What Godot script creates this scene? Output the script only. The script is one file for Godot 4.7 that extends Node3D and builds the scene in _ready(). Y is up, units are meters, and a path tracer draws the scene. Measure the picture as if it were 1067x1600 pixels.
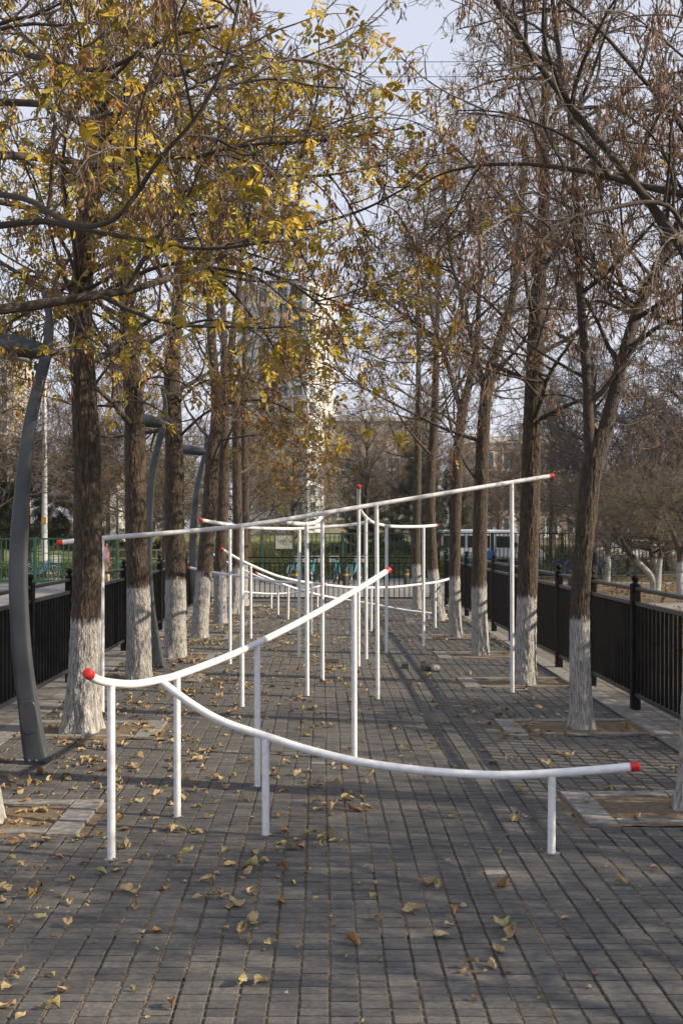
extends Node3D
# y up, metres. The camera stands at x = 0, z = 0 and looks along -z down a paved avenue.

const SUN_AZ := 12.0      # degrees behind the line that runs straight to the right
const SUN_EL := 29.0
var rng := RandomNumberGenerator.new()
var taken := {}
var M := {}               # materials
var noise_a := FastNoiseLite.new()
var noise_b := FastNoiseLite.new()
var sprays := []          # twig spray meshes: {mesh, tips, dirs}
var leaf_meshes := []     # compound leaves
var small_leaf := []      # sprigs of small leaves
var seed_meshes := []     # hanging seed bunches
var needle_mesh: ArrayMesh
var litter_meshes := []   # dry fallen leaves

# ------------------------------------------------------------------ mesh building
class Acc:
	var v := PackedVector3Array()
	var n := PackedVector3Array()
	var uv := PackedVector2Array()
	var c := PackedColorArray()
	var idx := PackedInt32Array()
	var col := Color(1, 1, 1)
	func vert(p: Vector3, nn: Vector3, u := Vector2.ZERO) -> int:
		v.append(p); n.append(nn); uv.append(u); c.append(col)
		return v.size() - 1
	func face(pts: Array, out: Vector3) -> void:      # flat convex polygon that faces «out»
		var nn: Vector3 = (pts[1] - pts[0]).cross(pts[2] - pts[0])
		if nn.length_squared() < 1e-16 and pts.size() > 3:
			nn = (pts[2] - pts[0]).cross(pts[3] - pts[0])
		var q := pts
		if nn.dot(out) < 0.0:
			q = pts.duplicate(); q.reverse(); nn = -nn
		nn = nn.normalized()
		var b := v.size()
		for p in q:
			vert(p, nn, Vector2(p.x + p.z * 0.6, p.y + p.z * 0.3))
		for i in range(1, q.size() - 1):
			idx.append(b); idx.append(b + i + 1); idx.append(b + i)
	func box(ctr: Vector3, size: Vector3, basis := Basis.IDENTITY) -> void:
		var h := size * 0.5
		for ax in 3:
			for s in [-1.0, 1.0]:
				var a := (ax + 1) % 3
				var b := (ax + 2) % 3
				var pts := []
				for k in [[-1.0, -1.0], [1.0, -1.0], [1.0, 1.0], [-1.0, 1.0]]:
					var p := Vector3.ZERO
					p[ax] = s * h[ax]; p[a] = k[0] * h[a]; p[b] = k[1] * h[b]
					pts.append(ctr + basis * p)
				var o := Vector3.ZERO
				o[ax] = s
				face(pts, basis * o)
	func cbox(ctr: Vector3, size: Vector3, bev: float, basis := Basis.IDENTITY) -> void:   # box with chamfered edges
		var h := size * 0.5
		var at := func(ax: int, s: Array) -> Vector3:
			var p := Vector3.ZERO
			for k in 3:
				p[k] = s[k] * (h[k] if k == ax else h[k] - bev)
			return ctr + basis * p
		for ax in 3:
			for s in [-1.0, 1.0]:
				var a := (ax + 1) % 3
				var b := (ax + 2) % 3
				var pts := []
				for k in [[-1.0, -1.0], [1.0, -1.0], [1.0, 1.0], [-1.0, 1.0]]:
					var sg := [0.0, 0.0, 0.0]
					sg[ax] = s; sg[a] = k[0]; sg[b] = k[1]
					pts.append(at.call(ax, sg))
				var o := Vector3.ZERO
				o[ax] = s
				face(pts, basis * o)
				var t := [-1.0, 1.0]
				for sb in t:                          # edge strips between face (ax, s) and face (a, sb)
					var s0 := [0.0, 0.0, 0.0]
					s0[ax] = s; s0[a] = sb; s0[b] = -1.0
					var s1 := s0.duplicate()
					s1[b] = 1.0
					var oo := Vector3.ZERO
					oo[ax] = s; oo[a] = sb
					face([at.call(ax, s0), at.call(ax, s1), at.call(a, s1), at.call(a, s0)], basis * oo)
		for x in [-1.0, 1.0]:
			for y in [-1.0, 1.0]:
				for z in [-1.0, 1.0]:
					var s := [x, y, z]
					face([at.call(0, s), at.call(1, s), at.call(2, s)], basis * Vector3(x, y, z))
	func tube(pts: PackedVector3Array, rad: PackedFloat32Array, sides: int, capped := true, vs := 1.0) -> void:
		var m := pts.size()
		if m < 2:
			return
		var t := (pts[1] - pts[0]).normalized()
		var a := t.cross(Vector3(0.31, 0.17, 0.93)).normalized()
		if a.length() < 0.1:
			a = t.cross(Vector3.RIGHT).normalized()
		var base := v.size()
		var run := 0.0
		for i in m:
			if i > 0:
				run += pts[i].distance_to(pts[i - 1])
			var tt: Vector3 = (pts[mini(i + 1, m - 1)] - pts[maxi(i - 1, 0)]).normalized()
			a = (a - tt * a.dot(tt)).normalized()
			var b := tt.cross(a)
			for j in sides + 1:
				var th := TAU * j / sides
				var d := a * cos(th) + b * sin(th)
				v.append(pts[i] + d * rad[i]); n.append(d); uv.append(Vector2(float(j) / sides, run * vs)); c.append(col)
		for i in m - 1:
			for j in sides:
				var p := base + i * (sides + 1) + j
				var q := p + sides + 1
				idx.append(p); idx.append(q); idx.append(q + 1)
				idx.append(p); idx.append(q + 1); idx.append(p + 1)
		if capped:
			for e in [0, m - 1]:
				var o: Vector3 = (pts[1] - pts[0]) * -1.0 if e == 0 else pts[m - 1] - pts[m - 2]
				var ring := []
				for j in sides:
					ring.append(v[base + e * (sides + 1) + j])
				face(ring, o)
	func lathe(prof: Array, at: Vector3, sides: int, basis := Basis.IDENTITY) -> void:   # prof: [radius, height] upwards
		var base := v.size()
		var m := prof.size()
		for i in m:
			var dr: float = prof[mini(i + 1, m - 1)][0] - prof[maxi(i - 1, 0)][0]
			var dh: float = prof[mini(i + 1, m - 1)][1] - prof[maxi(i - 1, 0)][1]
			for j in sides + 1:
				var th := TAU * j / sides
				var d := Vector3(cos(th), 0, -sin(th))
				var nn := (d * dh + Vector3.UP * -dr).normalized()
				vert(at + basis * (d * float(prof[i][0]) + Vector3.UP * float(prof[i][1])), basis * nn, Vector2(float(j) / sides, float(prof[i][1])))
		for i in m - 1:
			for j in sides:
				var p := base + i * (sides + 1) + j
				var q := p + sides + 1
				idx.append(p); idx.append(q); idx.append(q + 1)
				idx.append(p); idx.append(q + 1); idx.append(p + 1)
	func prism(poly: Array, depth: float, bev: float, xf: Transform3D) -> void:   # polygon in x-y, extruded along z, chamfered on its front and back edge
		var m := poly.size()
		var ctr := Vector2.ZERO
		for p in poly:
			ctr += p / m
		var inner := []
		for p in poly:
			inner.append(p + (ctr - p).normalized() * bev)
		var area := 0.0
		for i in m:
			area += poly[i].cross(poly[(i + 1) % m])
		for s in [-1.0, 1.0]:
			var tri := Geometry2D.triangulate_polygon(PackedVector2Array(inner))
			for k in range(0, tri.size(), 3):
				var f := []
				for q in 3:
					var p: Vector2 = inner[tri[k + q]]
					f.append(xf * Vector3(p.x, p.y, s * depth * 0.5))
				face(f, xf.basis * Vector3(0, 0, s))
			for i in m:
				var p: Vector2 = poly[i]
				var q: Vector2 = poly[(i + 1) % m]
				var o := Vector3((q - p).y, -(q - p).x, 0) * signf(area)
				var pi: Vector2 = inner[i]
				var qi: Vector2 = inner[(i + 1) % m]
				var zb: float = s * (depth * 0.5 - bev)
				face([xf * Vector3(p.x, p.y, zb), xf * Vector3(q.x, q.y, zb), xf * Vector3(qi.x, qi.y, s * depth * 0.5), xf * Vector3(pi.x, pi.y, s * depth * 0.5)], xf.basis * (o.normalized() + Vector3(0, 0, s)))
				if s > 0:
					face([xf * Vector3(p.x, p.y, -zb), xf * Vector3(q.x, q.y, -zb), xf * Vector3(q.x, q.y, zb), xf * Vector3(p.x, p.y, zb)], xf.basis * o)
	func mesh() -> ArrayMesh:
		var a := []
		a.resize(Mesh.ARRAY_MAX)
		a[Mesh.ARRAY_VERTEX] = v; a[Mesh.ARRAY_NORMAL] = n; a[Mesh.ARRAY_TEX_UV] = uv; a[Mesh.ARRAY_COLOR] = c; a[Mesh.ARRAY_INDEX] = idx
		var me := ArrayMesh.new()
		if idx.size():
			me.add_surface_from_arrays(Mesh.PRIMITIVE_TRIANGLES, a)
		return me

func numbered(called: String) -> String:
	var k: int = taken.get(called, 0)
	taken[called] = k + 1
	return called if k == 0 else "%s_%03d" % [called, k]

func part(called: String, mesh: Mesh, mat: Material, parent: Node, at := Vector3.ZERO) -> MeshInstance3D:
	var o := MeshInstance3D.new()
	if parent == self:
		o.name = numbered(called)
	else:
		var count: Dictionary = parent.get_meta("_used", {})
		var k: int = count.get(called, 0)
		count[called] = k + 1
		parent.set_meta("_used", count)
		o.name = called if k == 0 else "%s_%03d" % [called, k]
	o.mesh = mesh
	o.material_override = mat
	o.position = at
	parent.add_child(o, true)
	return o

func thing(called: String, label: String, category: String, at := Vector3.ZERO, turn := 0.0, group := "") -> Node3D:
	var o := Node3D.new()
	o.name = numbered(called)
	add_child(o, true)
	o.position = at
	o.rotation.y = turn
	tag(o, label, category, group)
	return o

func tag(o: Node, label: String, category: String, group := "") -> Node:
	o.set_meta("label", label)
	o.set_meta("category", category)
	if group:
		o.set_meta("group", group)
	return o

func struct(called: String, mesh: Mesh, mat: Material) -> MeshInstance3D:
	var o := part(called, mesh, mat, self)
	o.set_meta("kind", "structure")
	return o

func dup(src: Node3D, called: String, label: String, at: Vector3, turn := 0.0, s := 1.0, group := "") -> Node3D:
	var r: Node3D = src.duplicate()
	r.name = numbered(called)
	add_child(r, true)
	r.position = at
	r.rotation.y = turn
	r.scale = Vector3.ONE * s
	r.set_meta("label", label)
	if group:
		r.set_meta("group", group)
	return r

func scatter(called: String, mesh: Mesh, mat: Material, xf: Array, cols: Array, parent: Node) -> void:   # many alike small pieces as one «stuff» part
	if xf.is_empty():
		return
	var mm := MultiMesh.new()
	mm.transform_format = MultiMesh.TRANSFORM_3D
	mm.use_colors = true
	mm.mesh = mesh
	mm.instance_count = xf.size()
	for i in xf.size():
		mm.set_instance_transform(i, xf[i])
		mm.set_instance_color(i, cols[i] if cols.size() == xf.size() else cols[i % cols.size()])
	var o := MultiMeshInstance3D.new()
	o.multimesh = mm
	o.material_override = mat
	var count: Dictionary = parent.get_meta("_used", {})
	var k: int = count.get(called, 0)
	count[called] = k + 1
	parent.set_meta("_used", count)
	o.name = called if k == 0 else "%s_%03d" % [called, k]
	o.set_meta("kind", "stuff")
	parent.add_child(o, true)

func lin(r: float, g: float, b: float) -> Color:
	return Color(r, g, b).linear_to_srgb()

func noise(freq: float, octaves := 4, ridged := false, sd := 1) -> FastNoiseLite:
	var f := FastNoiseLite.new()
	f.seed = sd
	f.noise_type = FastNoiseLite.TYPE_SIMPLEX_SMOOTH
	f.frequency = freq
	f.fractal_octaves = octaves
	f.fractal_type = FastNoiseLite.FRACTAL_RIDGED if ridged else FastNoiseLite.FRACTAL_FBM
	return f

func ntex(freq: float, stops: Array, octaves := 4, ridged := false, sd := 1, size := 512) -> NoiseTexture2D:
	var t := NoiseTexture2D.new()
	t.width = size
	t.height = size
	t.seamless = true
	t.noise = noise(freq, octaves, ridged, sd)
	var g := Gradient.new()
	g.offsets = PackedFloat32Array()
	g.colors = PackedColorArray()
	for s in stops:
		g.add_point(s[0], s[1])
	while g.get_point_count() > stops.size():
		g.remove_point(0)
	t.color_ramp = g
	return t

func nmap(freq: float, strength: float, octaves := 4, ridged := false, sd := 1, size := 512) -> NoiseTexture2D:
	var t := NoiseTexture2D.new()
	t.width = size
	t.height = size
	t.seamless = true
	t.as_normal_map = true
	t.bump_strength = strength
	t.noise = noise(freq, octaves, ridged, sd)
	return t

func mat(c: Color, rough := 0.8, metal := 0.0) -> StandardMaterial3D:
	var m := StandardMaterial3D.new()
	m.albedo_color = c
	m.roughness = rough
	m.metallic = metal
	return m

func grey(a: float) -> Color:
	return Color(a, a, a)

func catmull(p: Array, per: int) -> PackedVector3Array:
	var o := PackedVector3Array()
	for i in p.size() - 1:
		var p0: Vector3 = p[maxi(i - 1, 0)]
		var p1: Vector3 = p[i]
		var p2: Vector3 = p[i + 1]
		var p3: Vector3 = p[mini(i + 2, p.size() - 1)]
		for k in per:
			o.append(p1.cubic_interpolate(p2, p0, p3, float(k) / per))
	o.append(p[p.size() - 1])
	return o

func even(n: int, a: float, b: float, pw := 1.0) -> PackedFloat32Array:
	var o := PackedFloat32Array()
	for i in n:
		o.append(lerpf(a, b, pow(float(i) / maxi(n - 1, 1), pw)))
	return o

func rvec() -> Vector3:
	return Vector3(rng.randf_range(-1, 1), rng.randf_range(-1, 1), rng.randf_range(-1, 1))

func aim(dir: Vector3, roll: float) -> Basis:          # a basis whose y points along dir
	var y := dir.normalized()
	var x := y.cross(Vector3(0.2, 0.33, 0.91)).normalized()
	if x.length() < 0.1:
		x = y.cross(Vector3.RIGHT).normalized()
	var b := Basis(x, y, x.cross(y))
	return Basis(y, roll) * b

# ------------------------------------------------------------------ materials
func make_materials() -> void:
	var m: StandardMaterial3D
	# bark: upright furrows; vertex colours carry bark and whitewash
	m = mat(Color.WHITE, 0.95)
	m.vertex_color_use_as_albedo = true
	m.albedo_texture = ntex(0.022, [[0.0, grey(0.50)], [0.45, grey(0.78)], [1.0, grey(1.0)]], 5, false, 3)
	m.normal_enabled = true
	m.normal_texture = nmap(0.028, 10.0, 4, true, 4)
	m.normal_scale = 1.0
	m.uv1_scale = Vector3(3, 0.5, 1)
	M.bark = m
	m = mat(lin(0.115, 0.092, 0.074), 0.9)
	m.albedo_texture = ntex(0.03, [[0.0, grey(0.6)], [1.0, grey(1.0)]], 4, false, 5, 256)
	m.normal_enabled = true
	m.normal_texture = nmap(0.03, 6.0, 4, true, 6, 256)
	m.uv1_scale = Vector3(2, 0.9, 1)
	M.limb = m
	m = mat(lin(0.17, 0.142, 0.118), 0.85)
	M.twig = m
	M.dark_twig = mat(lin(0.125, 0.10, 0.088), 0.85)
	m = mat(Color.WHITE, 0.6)
	m.vertex_color_use_as_albedo = true
	m.backlight_enabled = true
	m.backlight = lin(0.25, 0.18, 0.03)
	M.leaf = m
	m = mat(Color.WHITE, 0.75)
	m.vertex_color_use_as_albedo = true
	m.backlight_enabled = true
	m.backlight = lin(0.10, 0.06, 0.03)
	M.seed = m
	m = mat(Color.WHITE, 0.7)
	m.vertex_color_use_as_albedo = true
	M.needle = m
	m = mat(Color.WHITE, 0.8)
	m.vertex_color_use_as_albedo = true
	m.albedo_texture = ntex(0.02, [[0.0, grey(0.6)], [1.0, grey(1.0)]], 3, false, 9, 256)
	m.uv1_scale = Vector3(2, 2, 1)
	M.litter = m
	for k in 3:                                             # for the single fallen leaves
		m = mat([lin(0.58, 0.43, 0.23), lin(0.38, 0.22, 0.095), lin(0.46, 0.40, 0.18)][k], 0.8)
		m.albedo_texture = M.litter.albedo_texture
		m.uv1_scale = Vector3(2, 2, 1)
		M["litter%d" % k] = m
	# dark pavers with a streaky, worn face
	var streak := ntex(0.016, [[0.0, grey(0.70)], [0.4, grey(0.82)], [0.62, grey(0.88)], [1.0, grey(1.0)]], 5, false, 11, 1024)
	var rough := nmap(0.03, 5.0, 5, false, 12, 1024)
	m = mat(Color.WHITE, 0.82)
	m.vertex_color_use_as_albedo = true
	m.albedo_texture = streak
	m.normal_enabled = true
	m.normal_texture = rough
	m.normal_scale = 0.6
	m.uv1_triplanar = true
	m.uv1_world_triplanar = true
	m.uv1_scale = Vector3(1.1, 1.0, 2.6)
	M.paver = m
	for k in 7:
		m = M.paver.duplicate()
		m.vertex_color_use_as_albedo = false
		m.albedo_color = paver_tone(k / 6.0)
		M["paver%d" % k] = m
	m = mat(lin(0.34, 0.325, 0.305), 0.85)
	m.albedo_texture = ntex(0.02, [[0.0, grey(0.6)], [0.5, grey(0.8)], [1.0, grey(1.0)]], 5, false, 14)
	m.normal_enabled = true
	m.normal_texture = rough
	m.normal_scale = 0.5
	m.uv1_triplanar = true
	m.uv1_world_triplanar = true
	m.uv1_scale = Vector3(0.8, 1, 1.6)
	M.slab = m
	m = mat(Color.WHITE, 0.97)
	m.albedo_texture = ntex(0.02, [[0.0, lin(0.10, 0.075, 0.05)], [0.5, lin(0.17, 0.125, 0.08)], [1.0, lin(0.25, 0.18, 0.115)]], 6, false, 15, 1024)
	m.normal_enabled = true
	m.normal_texture = nmap(0.06, 8.0, 5, false, 16, 1024)
	m.uv1_triplanar = true
	m.uv1_world_triplanar = true
	m.uv1_scale = Vector3(0.8, 0.8, 0.8)
	M.soil = m
	M.bedding = mat(lin(0.035, 0.03, 0.025), 0.97)
	m = m.duplicate()
	m.albedo_texture = ntex(0.008, [[0.0, lin(0.09, 0.075, 0.05)], [0.45, lin(0.15, 0.115, 0.07)], [0.7, lin(0.16, 0.125, 0.08)], [1.0, lin(0.22, 0.16, 0.09)]], 7, false, 17, 1024)
	m.uv1_scale = Vector3(0.12, 0.12, 0.12)
	M.ground = m
	m = m.duplicate()
	m.albedo_texture = ntex(0.01, [[0.0, lin(0.085, 0.105, 0.025)], [0.5, lin(0.155, 0.17, 0.045)], [1.0, lin(0.25, 0.23, 0.07)]], 7, false, 18, 1024)
	m.uv1_scale = Vector3(0.15, 0.15, 0.15)
	M.lawn = m
	m = mat(Color.WHITE, 0.9)
	m.albedo_texture = ntex(0.012, [[0.0, lin(0.14, 0.135, 0.13)], [0.5, lin(0.22, 0.21, 0.20)], [1.0, lin(0.29, 0.275, 0.26)]], 6, false, 19, 1024)
	m.uv1_triplanar = true
	m.uv1_world_triplanar = true
	m.uv1_scale = Vector3(0.25, 0.25, 0.25)
	M.paving = m
	m = m.duplicate()
	m.albedo_texture = ntex(0.02, [[0.0, lin(0.04, 0.04, 0.042)], [1.0, lin(0.075, 0.075, 0.077)]], 5, false, 20)
	M.asphalt = m
	# painted steel
	m = mat(lin(0.80, 0.81, 0.83), 0.32)
	m.roughness_texture = ntex(0.02, [[0.0, grey(0.5)], [1.0, grey(1.0)]], 4, false, 21, 256)
	m.roughness = 0.5
	m.albedo_texture = ntex(0.012, [[0.0, Color(0.90, 0.895, 0.88)], [0.38, Color(0.97, 0.97, 0.965)], [0.55, grey(1.0)], [1.0, grey(1.0)]], 6, false, 22, 512)
	m.uv1_triplanar = true
	m.uv1_scale = Vector3(2, 2, 2)
	M.white_steel = m
	M.red_cap = mat(lin(0.55, 0.018, 0.018), 0.42)
	m = mat(lin(0.006, 0.006, 0.0065), 0.6)
	m.metallic_specular = 0.3
	M.black_steel = m
	M.rail_steel = mat(lin(0.035, 0.034, 0.033), 0.38)
	M.green_steel = mat(lin(0.016, 0.075, 0.045), 0.5)
	M.dark_green_steel = mat(lin(0.009, 0.040, 0.027), 0.5)
	m = mat(lin(0.085, 0.095, 0.108), 0.5, 0.15)
	m.roughness_texture = M.white_steel.roughness_texture
	m.albedo_texture = ntex(0.008, [[0.0, grey(0.75)], [1.0, grey(1.0)]], 6, false, 23, 256)
	m.uv1_triplanar = true
	m.uv1_scale = Vector3(1, 0.6, 1)
	M.lamp_grey = m
	M.lens = mat(lin(0.30, 0.29, 0.27), 0.3)
	M.galv = mat(lin(0.50, 0.52, 0.53), 0.5, 0.1)
	M.concrete = mat(lin(0.42, 0.38, 0.32), 0.85)
	M.yellow = mat(lin(0.42, 0.26, 0.03), 0.6)
	M.bollard = mat(lin(0.06, 0.055, 0.05), 0.7)
	M.blue = mat(lin(0.03, 0.10, 0.28), 0.5)
	M.teal = mat(lin(0.025, 0.17, 0.20), 0.45)
	M.bike_blue = mat(lin(0.025, 0.12, 0.24), 0.45)
	M.rubber = mat(lin(0.012, 0.012, 0.012), 0.8)
	M.chrome = mat(lin(0.5, 0.5, 0.5), 0.3, 0.8)
	m = mat(lin(0.78, 0.79, 0.80), 0.25)
	m.clearcoat_enabled = true
	M.car_paint = m
	M.dark_glass = mat(lin(0.02, 0.03, 0.03), 0.08)
	M.black_plastic = mat(lin(0.02, 0.02, 0.02), 0.5)
	M.lamp_glass = mat(lin(0.6, 0.6, 0.6), 0.15)
	M.tail_red = mat(lin(0.4, 0.01, 0.01), 0.3)
	m = mat(lin(0.74, 0.735, 0.72), 0.85)
	m.albedo_texture = ntex(0.01, [[0.0, grey(0.86)], [1.0, grey(1.0)]], 5, false, 25, 256)
	m.uv1_triplanar = true
	m.uv1_scale = Vector3(0.06, 0.06, 0.06)
	M.white_wall = m
	m = m.duplicate()
	m.albedo_color = lin(0.50, 0.41, 0.30)
	M.beige_wall = m
	m = m.duplicate()
	m.albedo_color = lin(0.36, 0.31, 0.25)
	M.tan_wall = m
	M.trim = mat(lin(0.68, 0.67, 0.65), 0.7)
	m = mat(lin(0.05, 0.10, 0.11), 0.12)
	M.window = m
	M.board = mat(lin(0.26, 0.27, 0.26), 0.6)
	M.skin = mat(lin(0.50, 0.29, 0.20), 0.6)
	M.pink = mat(lin(0.72, 0.36, 0.34), 0.85)
	M.beige_cloth = mat(lin(0.50, 0.38, 0.26), 0.85)
	M.black_cloth = mat(lin(0.015, 0.015, 0.017), 0.9)
	M.red_cloth = mat(lin(0.36, 0.02, 0.05), 0.85)
	M.hair = mat(lin(0.012, 0.009, 0.008), 0.55)
	m = mat(lin(0.20, 0.17, 0.13), 0.9)
	m.albedo_texture = M.slab.albedo_texture
	m.uv1_triplanar = true
	m.uv1_scale = Vector3(3, 3, 3)
	M.old_brick = m
	M.stone = mat(lin(0.42, 0.38, 0.32), 0.9)

func paver_tone(t: float) -> Color:
	return lin(lerpf(0.080, 0.205, t), lerpf(0.080, 0.190, t), lerpf(0.083, 0.172, t))

# ------------------------------------------------------------------ plant pieces shared by the trees
func make_plant_pieces() -> void:
	for k in 6:
		var a := Acc.new()
		var tips := []
		var dirs := []
		var droop := [0.05, -0.16, 0.12, -0.28, 0.0, -0.1][k] as float
		var p := Vector3.ZERO
		var d := Vector3.UP
		var bend := Vector3(rng.randf_range(-1, 1), 0, rng.randf_range(-1, 1)).normalized() * 0.12
		var pts := PackedVector3Array([p])
		var n := 9
		for i in n:
			d = (d + bend + rvec() * 0.14 + Vector3(0, 0, droop) * 0.6).normalized()
			p += d / n
			pts.append(p)
		a.tube(pts, even(n + 1, 0.0095, 0.0034), 4, false)
		tips.append(p); dirs.append(d)
		for s in 7:
			var t := rng.randf_range(0.15, 0.95)
			var f := t * n
			var at: Vector3 = pts[int(f)].lerp(pts[mini(int(f) + 1, n)], f - int(f))
			var along: Vector3 = (pts[mini(int(f) + 1, n)] - pts[int(f)]).normalized()
			var side := rvec()
			side = (side - along * side.dot(along)).normalized()
			var q := at
			var e := (along * rng.randf_range(0.4, 0.9) + side).normalized()
			var l := rng.randf_range(0.18, 0.46) * (1.15 - 0.6 * t)
			var sp := PackedVector3Array([q])
			var curl := rvec() * 0.22
			for i in 5:
				e = (e + curl + rvec() * 0.15).normalized()
				q += e * l / 5
				sp.append(q)
			a.tube(sp, even(6, 0.0052, 0.0021), 3, false)
			tips.append(q); dirs.append(e)
			tips.append(sp[3]); dirs.append(e)
			if rng.randf() < 0.6:
				var e2 := (e + rvec() * 0.9).normalized()
				var q2: Vector3 = sp[2]
				var s2 := PackedVector3Array([q2])
				for i in 3:
					e2 = (e2 + curl).normalized()
					q2 += e2 * l * 0.18
					s2.append(q2)
				a.tube(s2, even(4, 0.003, 0.0013), 3, false)
				tips.append(q2); dirs.append(e2)
		sprays.append({"mesh": a.mesh(), "tips": tips, "dirs": dirs})
	for k in 4:                                    # a feathered leaf: stalk and five or seven leaflets
		var a := Acc.new()
		var n := [5, 7, 5, 3][k] as int
		var l := 0.17
		a.tube(PackedVector3Array([Vector3.ZERO, Vector3(0.01, l * 0.5, 0.01), Vector3(0, l, 0.03)]), even(3, 0.0016, 0.001), 3, false)
		for i in n:
			var t := 1.0 if i == n - 1 else 0.35 + 0.6 * float(i / 2) / maxf(1.0, (n - 1) / 2)
			var sgn := 0.0 if i == n - 1 else (1.0 if i % 2 == 0 else -1.0)
			var dir := Vector3(sgn * 0.9, 0.55 if sgn else 1.0, rng.randf_range(-0.25, 0.35)).normalized()
			blade(a, Vector3(0, l * t, 0.03 * t), dir, rng.randf_range(0.075, 0.10), rng.randf_range(0.040, 0.052), Vector3(rng.randf_range(-0.3, 0.3), 0.1, 1).normalized())
		leaf_meshes.append(a.mesh())
	for k in 3:                                    # a sprig of small leaves
		var a := Acc.new()
		for i in 9:
			var d := (rvec() + Vector3(0, 0.3, 0)).normalized()
			blade(a, rvec() * 0.09, d, rng.randf_range(0.04, 0.06), rng.randf_range(0.018, 0.03), rvec().normalized())
		small_leaf.append(a.mesh())
	for k in 3:                                    # a hanging bunch of winged seeds
		var a := Acc.new()
		for i in 20:
			var top := Vector3(rng.randf_range(-0.025, 0.025), rng.randf_range(-0.12, 0.0), rng.randf_range(-0.025, 0.025))
			var d := (Vector3(top.x * 9, -1, top.z * 9) + rvec() * 0.3).normalized()
			blade(a, top, d, rng.randf_range(0.03, 0.042), 0.0085, rvec().normalized(), 1)
		seed_meshes.append(a.mesh())
	var nd := Acc.new()
	for i in 46:
		var d := (rvec() * Vector3(1, 0.8, 1) + Vector3(0, 0.75, 0)).normalized()
		var o := Vector3(0, rng.randf_range(-0.12, 0.16), 0) + rvec() * 0.06
		var s := d.cross(rvec()).normalized() * 0.006
		nd.face([o - s, o + s, o + d * rng.randf_range(0.12, 0.2)], s.cross(d))
	needle_mesh = nd.mesh()
	for k in 8:
		litter_meshes.append(dry_leaf(k))

func blade(a: Acc, at: Vector3, dir: Vector3, l: float, w: float, nn: Vector3, seg := 3) -> void:   # a leaf folded along its midrib, pointed
	var s := dir.cross(nn).normalized()
	var up := s.cross(dir).normalized()
	var prof := [[0.0, 0.05], [0.33, 0.9], [0.65, 0.8], [1.0, 0.0]] if seg > 1 else [[0.0, 0.4], [0.5, 1.0], [1.0, 0.3]]
	for i in prof.size() - 1:
		var t0: float = prof[i][0]
		var t1: float = prof[i + 1][0]
		var m0 := at + dir * l * t0 - up * l * 0.18 * t0 * t0
		var m1 := at + dir * l * t1 - up * l * 0.18 * t1 * t1
		for g in [-1.0, 1.0]:
			var e0: Vector3 = m0 + (s * g + up * 0.35) * w * 0.5 * prof[i][1]
			var e1: Vector3 = m1 + (s * g + up * 0.35) * w * 0.5 * prof[i + 1][1]
			if prof[i + 1][1] == 0.0:
				a.face([m0, e0, m1], up)
			else:
				a.face([m0, e0, e1, m1], up)

func dry_leaf(k: int) -> ArrayMesh:               # a curled fallen leaf with a stalk, about 9 cm long, lying on y = 0
	var a := Acc.new()
	var nu := 8
	var nv := 6
	var curl := rng.randf_range(0.25, 1.35)
	var roll := rng.randf_range(-1.6, 1.6)
	var ph := rng.randf() * 6.0
	var grid := []
	var low := 1.0
	for i in nu + 1:
		var t := float(i) / nu
		var w := 0.030 * pow(sin(PI * clampf(t * 0.93 + 0.05, 0, 1)), 0.75) * (1.15 - 0.5 * t)
		var row := []
		for j in nv + 1:
			var s := float(j) / nv * 2.0 - 1.0
			var edge := w * (1.0 + 0.16 * sin(t * 17.0 + ph + s) * absf(s))
			var x := s * edge
			var y := 0.028 * curl * s * s * (0.35 + 0.8 * t) + roll * 0.012 * (t - 0.5) * (t - 0.5) * 4.0 + 0.006 * sin(t * 7.0 + s * 4.0 + ph) + roll * 0.006 * s * t
			row.append(Vector3(x * (1.0 - 0.30 * curl * absf(s) * t), y, (t - 0.5) * 0.085 * (1.0 - 0.1 * absf(roll) * t)))
			low = minf(low, y)
		grid.append(row)
	var base := a.v.size()
	for i in nu + 1:
		for j in nv + 1:
			var p: Vector3 = grid[i][j] - Vector3(0, low - 0.002, 0)
			var du: Vector3 = grid[mini(i + 1, nu)][j] - grid[maxi(i - 1, 0)][j]
			var dv: Vector3 = grid[i][mini(j + 1, nv)] - grid[i][maxi(j - 1, 0)]
			a.vert(p, du.cross(dv).normalized(), Vector2(float(j) / nv, float(i) / nu))
	for i in nu:
		for j in nv:
			var p := base + i * (nv + 1) + j
			var q := p + nv + 1
			a.idx.append(p); a.idx.append(p + 1); a.idx.append(q + 1)
			a.idx.append(p); a.idx.append(q + 1); a.idx.append(q)
	var st: Vector3 = grid[0][nv / 2] - Vector3(0, low - 0.002, 0)
	a.tube(PackedVector3Array([st, st + Vector3(0.004, 0.008, -0.018), st + Vector3(0.012, 0.004, -0.036)]), even(3, 0.0014, 0.001), 3, false)
	return a.mesh()

# ------------------------------------------------------------------ trees
const BARK := Color(0.15, 0.112, 0.080)
const LIME := Color(0.66, 0.635, 0.60)

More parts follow.
